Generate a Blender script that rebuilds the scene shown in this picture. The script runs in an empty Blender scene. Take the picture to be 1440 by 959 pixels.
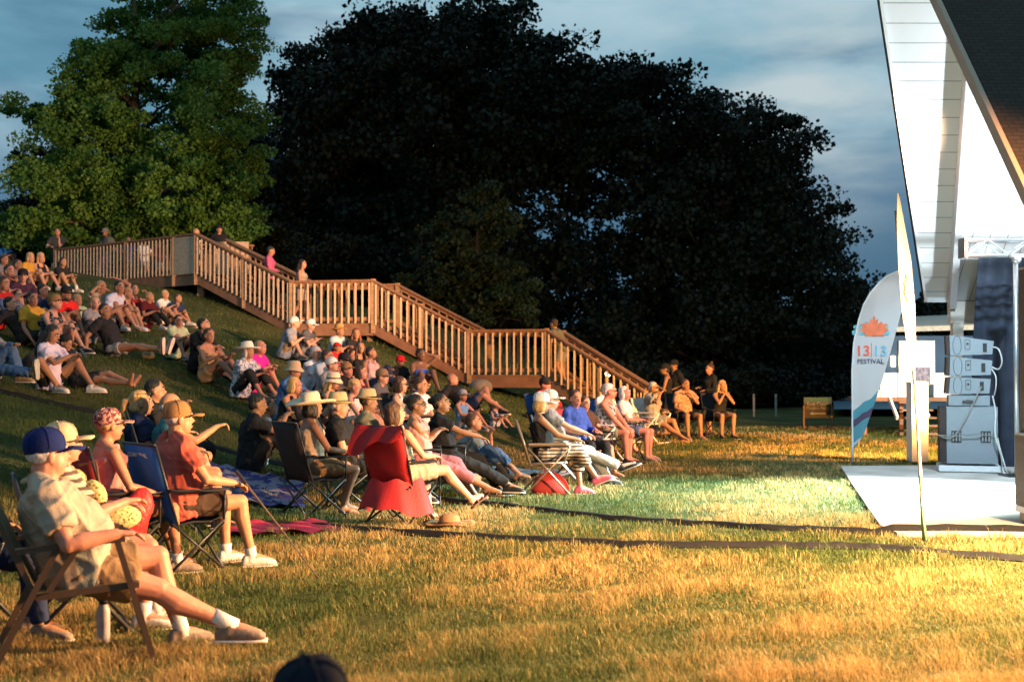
import bpy, math, random
import numpy as np
from mathutils import Vector, Matrix
R = math.radians
rng = np.random.default_rng(7)
random.seed(7)
sc = bpy.context.scene
COL = sc.collection

# ------------------------------------------------------------------ camera
FPX = 1800.0
PITCH = math.atan(36.5 / FPX)
cam_d = bpy.data.cameras.new("camera"); cam = bpy.data.objects.new("camera", cam_d); COL.objects.link(cam)
cam.location = (0, 0, 1.6); cam.rotation_euler = (math.pi / 2 + PITCH, 0, 0)
cam_d.sensor_width = 36; cam_d.lens = 36 * FPX / 1440
cam_d.clip_end = 3000; cam_d.clip_start = .05
cam_d.dof.use_dof = True; cam_d.dof.focus_distance = 13.5; cam_d.dof.aperture_fstop = 2.5
sc.camera = cam

# ------------------------------------------------------------------ world: dusk sky with banks of cloud
w = bpy.data.worlds.new("World"); sc.world = w; w.use_nodes = True
nt = w.node_tree; nt.nodes.clear(); N = nt.nodes.new; LK = nt.links.new
out = N("ShaderNodeOutputWorld"); bg = N("ShaderNodeBackground"); LK(bg.outputs[0], out.inputs[0])
sky = N("ShaderNodeTexSky"); sky.sky_type = 'NISHITA'; sky.sun_disc = False
sky.sun_elevation = R(1.0); sky.sun_rotation = R(200); sky.altitude = 100
tc = N("ShaderNodeTexCoord"); sep = N("ShaderNodeSeparateXYZ"); LK(tc.outputs['Generated'], sep.inputs[0])
mp = N("ShaderNodeMapping"); mp.inputs['Scale'].default_value = (1.6, 1.6, 6.5); LK(tc.outputs['Generated'], mp.inputs[0])
mp.inputs['Location'].default_value = (.35, .0, .55)
ns = N("ShaderNodeTexNoise"); ns.inputs['Scale'].default_value = 1.9; ns.inputs['Detail'].default_value = 6; ns.inputs['Roughness'].default_value = .48
ns.inputs['Distortion'].default_value = .35
LK(mp.outputs[0], ns.inputs['Vector'])
el = N("ShaderNodeMapRange"); el.inputs[1].default_value = .03; el.inputs[2].default_value = .27; LK(sep.outputs[2], el.inputs[0])
base = N("ShaderNodeValToRGB"); LK(el.outputs[0], base.inputs[0])
e = base.color_ramp.elements
e[0].position = 0; e[0].color = (.04, .14, .23, 1); e[1].position = 1; e[1].color = (.175, .38, .49, 1)
x = e.new(.45); x.color = (.045, .155, .29, 1)
x = e.new(.75); x.color = (.115, .30, .42, 1)
cl = N("ShaderNodeMapRange"); cl.inputs[1].default_value = .42; cl.inputs[2].default_value = .62; cl.interpolation_type = 'SMOOTHSTEP'
LK(ns.outputs[0], cl.inputs[0])
# clouds are palest a little above the roof line and to the right
cm = N("ShaderNodeMapRange"); cm.inputs[1].default_value = .11; cm.inputs[2].default_value = .21; LK(sep.outputs[2], cm.inputs[0])
mul = N("ShaderNodeMath"); mul.operation = 'MULTIPLY'; LK(cl.outputs[0], mul.inputs[0]); LK(cm.outputs[0], mul.inputs[1])
mx = N("ShaderNodeMixRGB"); LK(mul.outputs[0], mx.inputs[0]); LK(base.outputs[0], mx.inputs[1]); mx.inputs[2].default_value = (.40, .57, .66, 1)
n2 = N("ShaderNodeTexNoise"); n2.inputs['Scale'].default_value = 2.6; n2.inputs['Detail'].default_value = 5; LK(mp.outputs[0], n2.inputs['Vector'])
c2 = N("ShaderNodeMapRange"); c2.inputs[1].default_value = .52; c2.inputs[2].default_value = .66; c2.inputs[4].default_value = .75; LK(n2.outputs[0], c2.inputs[0])
mx2 = N("ShaderNodeMixRGB"); LK(c2.outputs[0], mx2.inputs[0]); LK(mx.outputs[0], mx2.inputs[1]); mx2.inputs[2].default_value = (.05, .155, .28, 1)
dn = N("ShaderNodeVectorMath"); dn.operation = 'DISTANCE'; dn.inputs[1].default_value = (.215, .95, .205); LK(tc.outputs['Generated'], dn.inputs[0])
dr = N("ShaderNodeMapRange"); dr.inputs[1].default_value = .15; dr.inputs[2].default_value = .0; dr.interpolation_type = 'SMOOTHSTEP'; LK(dn.outputs['Value'], dr.inputs[0])
n4 = N("ShaderNodeTexNoise"); n4.inputs['Scale'].default_value = 4.5; n4.inputs['Detail'].default_value = 6; LK(mp.outputs[0], n4.inputs['Vector'])
d4 = N("ShaderNodeMapRange"); d4.inputs[1].default_value = .38; d4.inputs[2].default_value = .62; LK(n4.outputs[0], d4.inputs[0])
dm = N("ShaderNodeMath"); dm.operation = 'MULTIPLY'; LK(dr.outputs[0], dm.inputs[0]); LK(d4.outputs[0], dm.inputs[1])
mx3 = N("ShaderNodeMixRGB"); LK(dm.outputs[0], mx3.inputs[0]); LK(mx2.outputs[0], mx3.inputs[1]); mx3.inputs[2].default_value = (.50, .60, .64, 1); mx2 = mx3
sk = N("ShaderNodeVectorMath"); sk.operation = 'SCALE'; sk.inputs['Scale'].default_value = .02; LK(sky.outputs[0], sk.inputs[0])
ad = N("ShaderNodeMixRGB"); ad.blend_type = 'ADD'; ad.inputs[0].default_value = 1; LK(mx2.outputs[0], ad.inputs[1]); LK(sk.outputs[0], ad.inputs[2])
LK(ad.outputs[0], bg.inputs[0]); bg.inputs[1].default_value = 1.0

# ------------------------------------------------------------------ stage lighting (lamps out of frame on the stage, plus added spots for deck and office)
def spot(name, loc, to, energy, color, angle, blend=.5, size=.12, shape=None):
    l = bpy.data.lights.new(name, 'SPOT'); l.energy = energy; l.color = color; l.spot_size = R(angle); l.spot_blend = blend
    l.shadow_soft_size = size
    o = bpy.data.objects.new(name, l); COL.objects.link(o); o.location = loc
    o.rotation_euler = (Vector(to) - Vector(loc)).to_track_quat('-Z', 'Y').to_euler()
    if shape: o.scale = shape
    return o
WARM = (1, .55, .24)
spot('stage_and_fill_flood', (7.2, 6.9, 2.6), (-3.2, 9.8, 0.3), 9800, (1, .46, .18), 72, .5, .09)
spot('stage_and_fill_flood', (5.6, 9.6, 2.3), (3.8, 9.4, .6), 11500, (1, .61, .30), 165, .9, .10)
spot('stage_and_fill_flood', (8.6, 15.6, 4.0), (-8, 26, 2.0), 14000, (1, .47, .28), 60, .6, .08)
spot('stage_and_fill_flood', (8.4, 15.2, 4.2), (-11.5, 37, 6.0), 24000, (1, .64, .36), 30, .8, .08)  # added spot that brightens the left deck and the maple
spot('stage_and_fill_flood', (8.5, 16.6, 3.2), (4.5, 15.9, 0), 36000, (.74, .97, .92), 58, .9, .25)
spot('stage_and_fill_flood', (6.4, 14.6, 5.4), (7.2, 18.6, 0), 2600, (.62, .84, 1), 66, .3, .1)
spot('stage_and_fill_flood', (9.3, 17.2, 3.3), (7.0, 18.6, 5.6), 1900, (.80, .92, 1), 112, .4, .1)
spot('stage_and_fill_flood', (8.3, 21.0, 2.1), (4.6, 26.2, .2), 12000, (1, .46, .12), 92, .7, .1)
spot('stage_and_fill_flood', (10.4, 23.4, 3.2), (9.6, 31.0, 1.6), 5200, (1, .88, .66), 70, .6, .1)  # added spot that brightens the front of the portable building
sc.view_settings.view_transform = 'Standard'; sc.view_settings.look = 'None'; sc.view_settings.gamma = 1
sc.view_settings.exposure = 0.0
sc.view_settings.use_curve_mapping = False
sc.cycles.use_denoising = True
sc.cycles.max_bounces = 5; sc.cycles.diffuse_bounces = 2; sc.cycles.glossy_bounces = 2; sc.cycles.transmission_bounces = 2
sc.cycles.sample_clamp_indirect = 4

# ------------------------------------------------------------------ helpers
def P(px, py, d):
    x = (px - 720) / FPX; y = (479.5 - py) / FPX
    Y = math.cos(PITCH) - math.sin(PITCH) * y; Z = math.sin(PITCH) + math.cos(PITCH) * y
    t = d / Y
    return Vector((x * t, d, 1.6 + Z * t))
def proj(v):
    dx, dy, dz = v[0], v[1], v[2] - 1.6
    f = dy * math.cos(PITCH) + dz * math.sin(PITCH); u = -dy * math.sin(PITCH) + dz * math.cos(PITCH)
    return 720 + FPX * dx / f, 479.5 - FPX * u / f

# terrain: thin-plate surface through measured ground points
ANCH = [(85,545,18),(165,498,22),(165,446,27.5),(85,397,33),(350,632,17.6),(365,537,26),(420,488,30.5),(650,562,24.5),
        (700,600,21.5),(595,540,26.5),(205,640,14.2),(230,448,28.5),(300,512,22.5),(255,482,25),(80,470,22.5),(20,425,28),
        (430,560,22),(500,500,29),(670,655,18),(500,640,17),(20,530,17.5),(10,365,36),(240,412,33.2),(410,470,31.3),(525,478,30.9),(660,545,30),(770,560,29.6),
        (800,580,27.5),(850,610,26),(760,620,23.5)]
A = []
for a in ANCH:
    v = P(*a); A.append((v.x, v.y, v.z))
for p in [(-4,7),(-2,7),(0,7),(3,7),(-5,3),(0,2),(5,2),(-2.8,9.8),(-2.2,12),(-2.2,14.1),(-1.3,13.2),(0,14),(3,14),(8,12),(15,14),(-.5,16.5),(2,18),(6,20),
          (1.6,21.5),(3,27),(4.5,29),(3.5,33),(8,30),(15,25),(8,42),(20,40),(15,60),(30,60),(4,45),(1,16),(-3.4,11.5),(-6,5),(-12,3)]:
    A.append((p[0], p[1], 0.0))
for p in [(-12,38,4.2),(-9,42,4.2),(-20,45,4.6),(-20,32,4.4),(-25,25,4.3),(-14,22,3.4),(-14,14,2.2),(-30,60,4.8),(-10,60,4.6),(-5,50,3.6),(-2,42,2.8),(0,60,3),(-10,10,.7),(-30,10,3.4),(6,60,.8),(-40,40,5)]:
    A.append(p)
A = np.array(A)
def _phi(r2): return np.where(r2 > 1e-9, .5 * r2 * np.log(np.maximum(r2, 1e-9)), 0)
_n = len(A); _D = ((A[:, None, :2] - A[None, :, :2]) ** 2).sum(-1)
_K = _phi(_D) + np.eye(_n) * 1.2
_Q = np.c_[np.ones(_n), A[:, :2]]
_S = np.block([[_K, _Q], [_Q.T, np.zeros((3, 3))]])
_W = np.linalg.solve(_S, np.r_[A[:, 2], 0, 0, 0])
def terr(X, Y):
    X = np.atleast_1d(np.asarray(X, float)); Y = np.atleast_1d(np.asarray(Y, float))
    Xc = np.clip(X, -40, 30); Yc = np.clip(Y, 2, 60)
    out = np.zeros(len(Xc))
    for i in range(0, len(Xc), 20000):
        xs = Xc[i:i + 20000]; ys = Yc[i:i + 20000]
        d2 = (xs[:, None] - A[None, :, 0]) ** 2 + (ys[:, None] - A[None, :, 1]) ** 2
        out[i:i + 20000] = _phi(d2) @ _W[:_n] + _W[_n] + _W[_n + 1] * xs + _W[_n + 2] * ys
    k = .10
    z = np.where(out > 1.5, out, k * np.log1p(np.exp(np.clip(out - .08, -5, 15) / k)))
    # dead flat where the crowd's front rows sit and around the stage
    right = 1 / (1 + np.exp(-((X - (-1.2 + (Y - 18) * .30)) * 1.6)))
    right = np.clip((right - .02) / .96, 0, 1)
    fade = np.where(Y < 30, right, right * np.clip(1 - (Y - 30) / 30, 0, 1))
    return z * (1 - fade * np.clip((Y - 4) / 4, 0, 1) * .9) * np.clip((Y + 2) / 8, 0.0, 1)
def tz(x, y): return float(terr(x, y)[0])
def ray(px, py):
    a = P(px, py, 1.0); o = np.array([0, 0, 1.6]); dirv = np.array(a) - o
    ts = np.linspace(4, 60, 1500); pts = o + ts[:, None] * dirv
    below = pts[:, 2] < terr(pts[:, 0], pts[:, 1])
    i = int(np.argmax(below)) if below.any() else len(ts) - 1
    p = pts[i]; return Vector((p[0], p[1], tz(p[0], p[1])))

def mesh_np(name, V, F, mats, smooth=False, mi=None):
    """F: list of index arrays (may mix tri/quads)"""
    me = bpy.data.meshes.new(name)
    V = np.asarray(V, np.float32)
    if isinstance(F, np.ndarray):
        n, k = F.shape
        me.vertices.add(len(V)); me.vertices.foreach_set('co', V.ravel())
        me.loops.add(n * k); me.loops.foreach_set('vertex_index', F.ravel().astype(np.int32))
        me.polygons.add(n); me.polygons.foreach_set('loop_start', np.arange(0, n * k, k, dtype=np.int32))
        me.update(calc_edges=True)
    else:
        me.from_pydata([tuple(v) for v in V.tolist()], [], [list(map(int, f)) for f in F])
    for m in (mats if isinstance(mats, (list, tuple)) else [mats]): me.materials.append(m)
    if mi is not None: me.polygons.foreach_set('material_index', np.asarray(mi, np.int32))
    if smooth: me.polygons.foreach_set('use_smooth', np.ones(len(me.polygons), bool))
    me.update()
    return me
class MB:
    """collects closed shapes of one part"""
    def __init__(s): s.V = []; s.F = []; s.n = 0
    def add(s, V, F):
        V = np.asarray(V, float); s.V.append(V); s.F += [[i + s.n for i in f] for f in F]; s.n += len(V); return s
    def box(s, c, size, rot=None, bev=0):
        hx, hy, hz = [q / 2 for q in size]
        V = np.array([[x, y, z] for x in (-hx, hx) for y in (-hy, hy) for z in (-hz, hz)])
        if rot is not None: V = V @ np.array(rot.to_3x3()).T
        return s.add(V + np.array(c), [(0,1,3,2),(4,6,7,5),(0,4,5,1),(2,3,7,6),(0,2,6,4),(1,5,7,3)])
    def beam(s, a, b, wd, h, up=(0,0,1)):
        """box from a to b, width wd across, h along up"""
        a = Vector(a); b = Vector(b); d = (b - a); u = Vector(up); sdir = d.cross(u).normalized(); u = sdir.cross(d).normalized()
        V = [p + sdir * (sx * wd / 2) + u * (sz * h / 2) for p in (a, b) for sx in (-1, 1) for sz in (-1, 1)]
        return s.add([tuple(v) for v in V], [(0,1,3,2),(4,6,7,5),(0,4,5,1),(2,3,7,6),(0,2,6,4),(1,5,7,3)])
    def plumb(s, a, b, wd, h):
        """sloping board whose ends are cut plumb: height h measured straight up, from a/b (bottom)"""
        a = Vector(a); b = Vector(b); d = b - a; n = Vector((-d.y, d.x, 0)).normalized() * wd / 2; u = Vector((0, 0, h))
        V = [a - n, a - n + u, a + n, a + n + u, b - n, b - n + u, b + n, b + n + u]
        return s.add([tuple(v) for v in V], [(0,1,3,2),(4,6,7,5),(0,4,5,1),(2,3,7,6),(0,2,6,4),(1,5,7,3)])
    def tube(s, pts, rad, n=8):
        V, F = tube(pts, rad, n); return s.add(V, F)
    def ell(s, c, r, rot=None, n=10, m=7):
        V, F = ell(c, r, rot, n, m); return s.add(V, F)
    def prism(s, poly, off):
        """poly: list of 3D points (planar), extruded by off"""
        k = len(poly); V = [tuple(p) for p in poly] + [tuple(Vector(p) + Vector(off)) for p in poly]
        F = [list(range(k))[::-1], list(range(k, 2 * k))] + [(i, (i + 1) % k, k + (i + 1) % k, k + i) for i in range(k)]
        return s.add(V, F)
    def obj(s, name, mat, parent=None, smooth=False, loc=None):
        me = mesh_np(name, np.concatenate(s.V), s.F, mat, smooth)
        import bmesh
        bm = bmesh.new(); bm.from_mesh(me); bmesh.ops.recalc_face_normals(bm, faces=bm.faces); bm.to_mesh(me); bm.free()
        return link(name, me, parent, loc)
def link(name, me, parent=None, loc=None):
    o = bpy.data.objects.new(name, me); COL.objects.link(o)
    if parent is not None: o.parent = parent
    if loc is not None: o.location = loc
    return o
def tube(pts, rad, n=8):
    P_ = [np.array(p, float) for p in pts]
    if not hasattr(rad, '__len__'): rad = [rad] * len(P_)
    V = []; F = []; k = len(P_)
    u = None
    for i, p in enumerate(P_):
        t = (P_[min(i + 1, k - 1)] - P_[max(i - 1, 0)]); t = t / (np.linalg.norm(t) + 1e-9)
        if u is None:
            a = np.array([0, 0, 1.]) if abs(t[2]) < .9 else np.array([1., 0, 0]); u = np.cross(t, a)
        else: u = u - t * (u @ t)
        u = u / (np.linalg.norm(u) + 1e-9); v = np.cross(t, u)
        for j in range(n):
            an = 2 * math.pi * j / n; V.append(p + rad[i] * (math.cos(an) * u + math.sin(an) * v))
    for i in range(k - 1):
        for j in range(n):
            a = i * n + j; b = i * n + (j + 1) % n; F.append((a, b, b + n, a + n))
    V.append(P_[0]); V.append(P_[-1]); c0 = k * n; c1 = c0 + 1
    for j in range(n):
        F.append((c0, (j + 1) % n, j)); F.append((c1, (k - 1) * n + j, (k - 1) * n + (j + 1) % n))
    return np.array(V), F
def ell(c, r, rot=None, n=10, m=7):
    V = [(0, 0, 1)]; F = []
    for i in range(1, m):
        th = math.pi * i / m
        for j in range(n):
            an = 2 * math.pi * j / n; V.append((math.sin(th) * math.cos(an), math.sin(th) * math.sin(an), math.cos(th)))
    V.append((0, 0, -1)); V = np.array(V) * np.array(r)
    if rot is not None: V = V @ np.asarray(rot).T
    for j in range(n): F.append((0, 1 + j, 1 + (j + 1) % n))
    for i in range(m - 2):
        for j in range(n):
            a = 1 + i * n + j; b = 1 + i * n + (j + 1) % n; F.append((a, a + n, b + n, b))
    L = len(V) - 1; o = 1 + (m - 2) * n
    for j in range(n): F.append((L, o + (j + 1) % n, o + j))
    return V + np.array(c), F
def lathe(prof, n=20, c=(0, 0, 0), rot=None, fx=None):
    """prof: list of (r,z), closed solid of revolution; fx(V)->V deforms before rot"""
    V = []; F = []; k = len(prof)
    for r, z in prof:
        for j in range(n):
            a = 2 * math.pi * j / n; V.append((r * math.cos(a), r * math.sin(a), z))
    V = np.array(V)
    for i in range(k - 1):
        for j in range(n):
            a = i * n + j; b = i * n + (j + 1) % n; F.append((a, b, b + n, a + n))
    F.append(tuple(range(n))[::-1]); F.append(tuple(range((k - 1) * n, k * n)))
    if fx: V = fx(V)
    if rot is not None: V = V @ np.asarray(rot).T
    return V + np.array(c), F
def thing(name, label, cat, loc=(0, 0, 0), yaw=0, group=None):
    o = bpy.data.objects.new(name, None); COL.objects.link(o); o.location = loc; o.rotation_euler = (0, 0, yaw)
    o.empty_display_size = .2
    o['label'] = label; o['category'] = cat
    if group: o['group'] = group
    return o
def tag(o, label, cat, group=None):
    o['label'] = label; o['category'] = cat
    if group: o['group'] = group
    return o
def structure(o): o['kind'] = 'structure'; return o

# ------------------------------------------------------------------ materials
_mc = {}
def mat(key, col, rough=.8, var=.15, scale=12, bump=0, bscale=60, metal=0, stretch=None, sub=0, spec=.3, pattern=None, coord='Object', trans=0):
    if key in _mc: return _mc[key]
    m = bpy.data.materials.new(key); m.use_nodes = True; t = m.node_tree; b = t.nodes['Principled BSDF']; n_ = t.nodes.new; l = t.links.new
    b.inputs['Roughness'].default_value = rough; b.inputs['Metallic'].default_value = metal
    b.inputs['Specular IOR Level'].default_value = spec
    tc_ = n_('ShaderNodeTexCoord'); mp_ = n_('ShaderNodeMapping'); l(tc_.outputs[coord], mp_.inputs[0])
    if stretch: mp_.inputs['Scale'].default_value = stretch
    nz = n_('ShaderNodeTexNoise'); nz.inputs['Scale'].default_value = scale; nz.inputs['Detail'].default_value = 5; l(mp_.outputs[0], nz.inputs['Vector'])
    r = n_('ShaderNodeValToRGB'); l(nz.outputs[0], r.inputs[0])
    r.color_ramp.elements[0].position = .3; r.color_ramp.elements[1].position = .7
    r.color_ramp.elements[0].color = tuple(c * (1 - var) for c in col) + (1,)
    r.color_ramp.elements[1].color = tuple(min(c * (1 + var), 1) for c in col) + (1,)
    src = r.outputs[0]
    if pattern:
        kind, c2, sc_ = pattern
        if kind == 'dots':
            p = n_('ShaderNodeTexVoronoi'); p.inputs['Scale'].default_value = sc_; l(tc_.outputs[coord], p.inputs['Vector'])
            rr = n_('ShaderNodeMath'); rr.operation = 'LESS_THAN'; rr.inputs[1].default_value = .33; l(p.outputs['Distance'], rr.inputs[0])
        elif kind == 'stripe':
            p = n_('ShaderNodeTexWave'); p.inputs['Scale'].default_value = sc_; p.bands_direction = 'Z'; l(tc_.outputs[coord], p.inputs['Vector'])
            rr = n_('ShaderNodeMath'); rr.operation = 'GREATER_THAN'; rr.inputs[1].default_value = .55; l(p.outputs[1], rr.inputs[0])
        elif kind == 'plaid':
            p = n_('ShaderNodeTexChecker'); p.inputs['Scale'].default_value = sc_; l(tc_.outputs[coord], p.inputs['Vector']); rr = p; 
        else:
            p = n_('ShaderNodeTexNoise'); p.inputs['Scale'].default_value = sc_; p.inputs['Detail'].default_value = 1.5; l(tc_.outputs[coord], p.inputs['Vector'])
            rr = n_('ShaderNodeMath'); rr.operation = 'GREATER_THAN'; rr.inputs[1].default_value = .52; l(p.outputs[0], rr.inputs[0])
        m2 = n_('ShaderNodeMixRGB'); l(rr.outputs[1] if kind == 'plaid' else rr.outputs[0], m2.inputs[0]); l(src, m2.inputs[1]); m2.inputs[2].default_value = tuple(c2) + (1,)
        src = m2.outputs[0]
    l(src, b.inputs['Base Color'])
    if bump:
        bn = n_('ShaderNodeTexNoise'); bn.inputs['Scale'].default_value = bscale; bn.inputs['Detail'].default_value = 4; l(mp_.outputs[0], bn.inputs['Vector'])
        bp = n_('ShaderNodeBump'); bp.inputs['Strength'].default_value = bump; bp.inputs['Distance'].default_value = .01
        l(bn.outputs[0], bp.inputs['Height']); l(bp.outputs[0], b.inputs['Normal'])
    if sub:
        b.inputs['Subsurface Weight'].default_value = sub; b.inputs['Subsurface Radius'].default_value = (.02, .008, .004); b.inputs['Subsurface Scale'].default_value = .6
    if trans:
        tr = n_('ShaderNodeBsdfTranslucent'); l(src, tr.inputs[0]); ms = n_('ShaderNodeMixShader'); ms.inputs[0].default_value = trans
        o_ = t.nodes['Material Output']; l(b.outputs[0], ms.inputs[1]); l(tr.outputs[0], ms.inputs[2]); l(ms.outputs[0], o_.inputs[0])
    _mc[key] = m; return m
CL = {}
def cloth(name, col, pattern=None):
    return mat('cloth ' + name, col, .92, .12, 9, .35, 90, pattern=pattern, spec=.15)
SKIN = mat('skin', (.42, .22, .135), .5, .10, 14, .08, 120, spec=.35)
SKIN2 = mat('skin tan', (.30, .145, .08), .5, .10, 14, .08, 120, spec=.35)
SKINS = [mat('skin fair', (.47, .25, .17), .5, .14, 18, .15, 110, spec=.3), mat('skin rosy', (.44, .20, .135), .5, .14, 18, .15, 110, spec=.3), mat('skin warm', (.38, .20, .115), .5, .14, 18, .15, 110, spec=.3), mat('skin medium', (.34, .165, .10), .5, .14, 18, .15, 110, spec=.3)]
SKIN3 = mat('skin dark', (.12, .06, .035), .45, .10, 14, .08, 120, spec=.4)
LIP = mat('lips', (.36, .13, .11), .5, .05)
EYEW = mat('eye white', (.7, .68, .64), .3, .02); EYED = mat('eye iris', (.03, .02, .015), .2, .02)
BLACKM = mat('black steel', (.02, .02, .022), .45, .1, spec=.5)
ALU = mat('aluminium', (.55, .55, .56), .35, .08, 20, metal=.9)
WHITEP = mat('white paint', (.75, .75, .74), .5, .05, 8, .1, 40)
# ================================================================== GROUND
def nodes_ground():
    m = bpy.data.materials.new('lawn soil'); m.use_nodes = True; t = m.node_tree; b = t.nodes['Principled BSDF']; n_ = t.nodes.new; l = t.links.new
    tc_ = n_('ShaderNodeTexCoord')
    a = n_('ShaderNodeTexNoise'); a.inputs['Scale'].default_value = .55; a.inputs['Detail'].default_value = 6; l(tc_.outputs['Object'], a.inputs['Vector'])
    c = n_('ShaderNodeTexNoise'); c.inputs['Scale'].default_value = 22; c.inputs['Detail'].default_value = 8; c.inputs['Roughness'].default_value = .7; l(tc_.outputs['Object'], c.inputs['Vector'])
    r = n_('ShaderNodeValToRGB'); l(a.outputs[0], r.inputs[0])
    r.color_ramp.elements[0].position = .38; r.color_ramp.elements[0].color = (.045, .060, .018, 1)
    r.color_ramp.elements[1].position = .62; r.color_ramp.elements[1].color = (.12, .11, .04, 1)
    r2 = n_('ShaderNodeValToRGB'); l(c.outputs[0], r2.inputs[0]); r2.color_ramp.elements[0].position = .35; r2.color_ramp.elements[1].position = .7
    r2.color_ramp.elements[0].color = (.35, .35, .35, 1); r2.color_ramp.elements[1].color = (1.35, 1.35, 1.3, 1)
    mm = n_('ShaderNodeMixRGB'); mm.blend_type = 'MULTIPLY'; mm.inputs[0].default_value = 1; l(r.outputs[0], mm.inputs[1]); l(r2.outputs[0], mm.inputs[2])
    l(mm.outputs[0], b.inputs['Base Color']); b.inputs['Roughness'].default_value = .95; b.inputs['Specular IOR Level'].default_value = .1
    bp = n_('ShaderNodeBump'); bp.inputs['Strength'].default_value = .9; bp.inputs['Distance'].default_value = .05; l(c.outputs[0], bp.inputs['Height']); l(bp.outputs[0], b.inputs['Normal'])
    return m
xs = np.concatenate([np.linspace(-900, -42, 10), np.linspace(-40, 30, 176), np.linspace(33, 900, 12)])
ys = np.concatenate([np.linspace(-300, -6, 6), np.linspace(-4, 62, 166), np.linspace(66, 1500, 14)])
GX, GY = np.meshgrid(xs, ys); gz = terr(GX.ravel(), GY.ravel())
V = np.c_[GX.ravel(), GY.ravel(), gz]
nx = len(xs); idx = np.arange((len(ys) - 1) * nx).reshape(len(ys) - 1, nx)[:, :-1].ravel()
F = np.c_[idx, idx + 1, idx + 1 + nx, idx + nx]
structure(link('ground', mesh_np('ground', V, F, nodes_ground(), True)))

# pad and path
PADP = [ray(1182, 659), ray(1700, 654), ray(1900, 758), ray(1262, 755), ray(1238, 744)]
pad = [(p.x, p.y) for p in PADP]
def inside(poly, X, Y):
    r = np.zeros(len(X), bool); k = len(poly)
    for i in range(k):
        x1, y1 = poly[i]; x2, y2 = poly[(i + 1) % k]
        c = ((y1 > Y) != (y2 > Y)) & (X < (x2 - x1) * (Y - y1) / (y2 - y1 + 1e-12) + x1); r ^= c
    return r
CONC = mat('concrete', (.42, .38, .34), .85, .28, 1.6, .3, 60)
b = MB(); b.prism([(x, y, -.1) for x, y in pad], (0, 0, .145)); structure(b.obj('concrete_pad', CONC))
PATHM = mat('brushed path', (.34, .24, .17), .9, .12, 5, .3, 60)
pth = [ray(1236, 771), ray(1900, 778), ray(1900, 800), ray(1300, 783)]
CABLES = [([(250, 725), (430, 741), (640, 756), (880, 769), (1120, 770), (1240, 773), (1330, 782), (1600, 800)], .17), ([(590, 702), (690, 711), (860, 731), (1050, 743), (1230, 751), (1440, 752), (1700, 751)], .15), ([(-60, 540), (60, 566), (140, 583), (260, 616), (370, 650), (470, 668)], .18)]
CPTS = [([ray(*p) for p in pl], w_) for pl, w_ in CABLES]
# --- grass blades
NB = 560000
dd = np.exp(rng.uniform(np.log(5.4), np.log(34), NB)); 
keep = rng.random(NB) < np.clip((9 / dd) ** .35, 0, 1); dd = dd[keep]
xx = rng.uniform(-.47, .47, len(dd)) * dd
from math import pi
m_ = ~inside(pad, xx, dd)
for pl_, w_ in CPTS:
    for a_, c_ in zip(pl_[:-1], pl_[1:]):
        ax, ay, bx, by = a_.x, a_.y, c_.x, c_.y; L2 = (bx - ax) ** 2 + (by - ay) ** 2; u_ = np.clip(((xx - ax) * (bx - ax) + (dd - ay) * (by - ay)) / L2, 0, 1)
        dist = np.hypot(xx - ax - u_ * (bx - ax), dd - ay - u_ * (by - ay)); m_ &= ~(dist < w_ * .5 + .02 + np.where(dd < 16, .06, .02) * rng.random(len(xx)))
def vnoise(x, y, s, seed=0):
    r_ = np.random.default_rng(seed); out_ = 0
    for i in range(7):
        a = r_.uniform(0, 2 * pi); f = s * r_.uniform(.5, 1.6); out_ = out_ + np.sin((x * math.cos(a) + y * math.sin(a)) * f + r_.uniform(0, 6.28))
    return out_ / 7 ** .5
_p = vnoise(xx, dd, 3.1, 21) * .6 + vnoise(xx, dd, 11, 22) * .5; m_ &= rng.random(len(xx)) > .8 * np.clip(_p - .35, 0, 1)
xx = xx[m_]; dd = dd[m_]
nn = vnoise(xx, dd, 2.2, 3); n3 = vnoise(xx, dd, 9, 5)
# tufts: pull blades toward clump centres
tz_ = terr(xx, dd)
n = len(xx)
hgt = (.040 + .018 * rng.random(n) + .014 * np.clip(n3, -1, 1.5)) * (1 + .35 * rng.random(n) ** 3) 
hgt = (.86 + .20 * np.clip(n3, -1, 1)) * np.clip(hgt, .018, .1) * np.where(rng.random(n) < .04, 1.6, 1)
wid = .0034 * np.maximum(dd / 6.5, 1) ** .75 * rng.uniform(.7, 1.4, n)
az = rng.uniform(0, 2 * pi, n); lean = rng.uniform(.1, .95, n) ** 1.2 * hgt * 1.15
da = az + rng.uniform(-.6, .6, n) + pi / 2
B0 = np.c_[xx, dd, tz_ - .004]
side = np.c_[np.cos(az), np.sin(az), np.zeros(n)] * wid[:, None] / 2
ld = np.c_[np.cos(da), np.sin(da), np.zeros(n)]
M0 = B0 + ld * (lean * .35)[:, None] + np.c_[np.zeros(n), np.zeros(n), hgt * .62]
T0 = B0 + ld * lean[:, None] + np.c_[np.zeros(n), np.zeros(n), hgt * .95]
V = np.stack([B0 - side, B0 + side, M0 + side * .8, M0 - side * .8, T0], 1).reshape(-1, 3)
i0 = np.arange(n) * 5
me = bpy.data.meshes.new('grass')
me.vertices.add(len(V)); me.vertices.foreach_set('co', V.astype(np.float32).ravel())
loops = np.stack([i0, i0 + 1, i0 + 2, i0 + 3, i0 + 3, i0 + 2, i0 + 4], 1).ravel().astype(np.int32)
me.loops.add(len(loops)); me.loops.foreach_set('vertex_index', loops)
st = np.stack([np.arange(n) * 7, np.arange(n) * 7 + 4], 1).ravel().astype(np.int32)
me.polygons.add(2 * n); me.polygons.foreach_set('loop_start', st); me.update(calc_edges=True)
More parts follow.
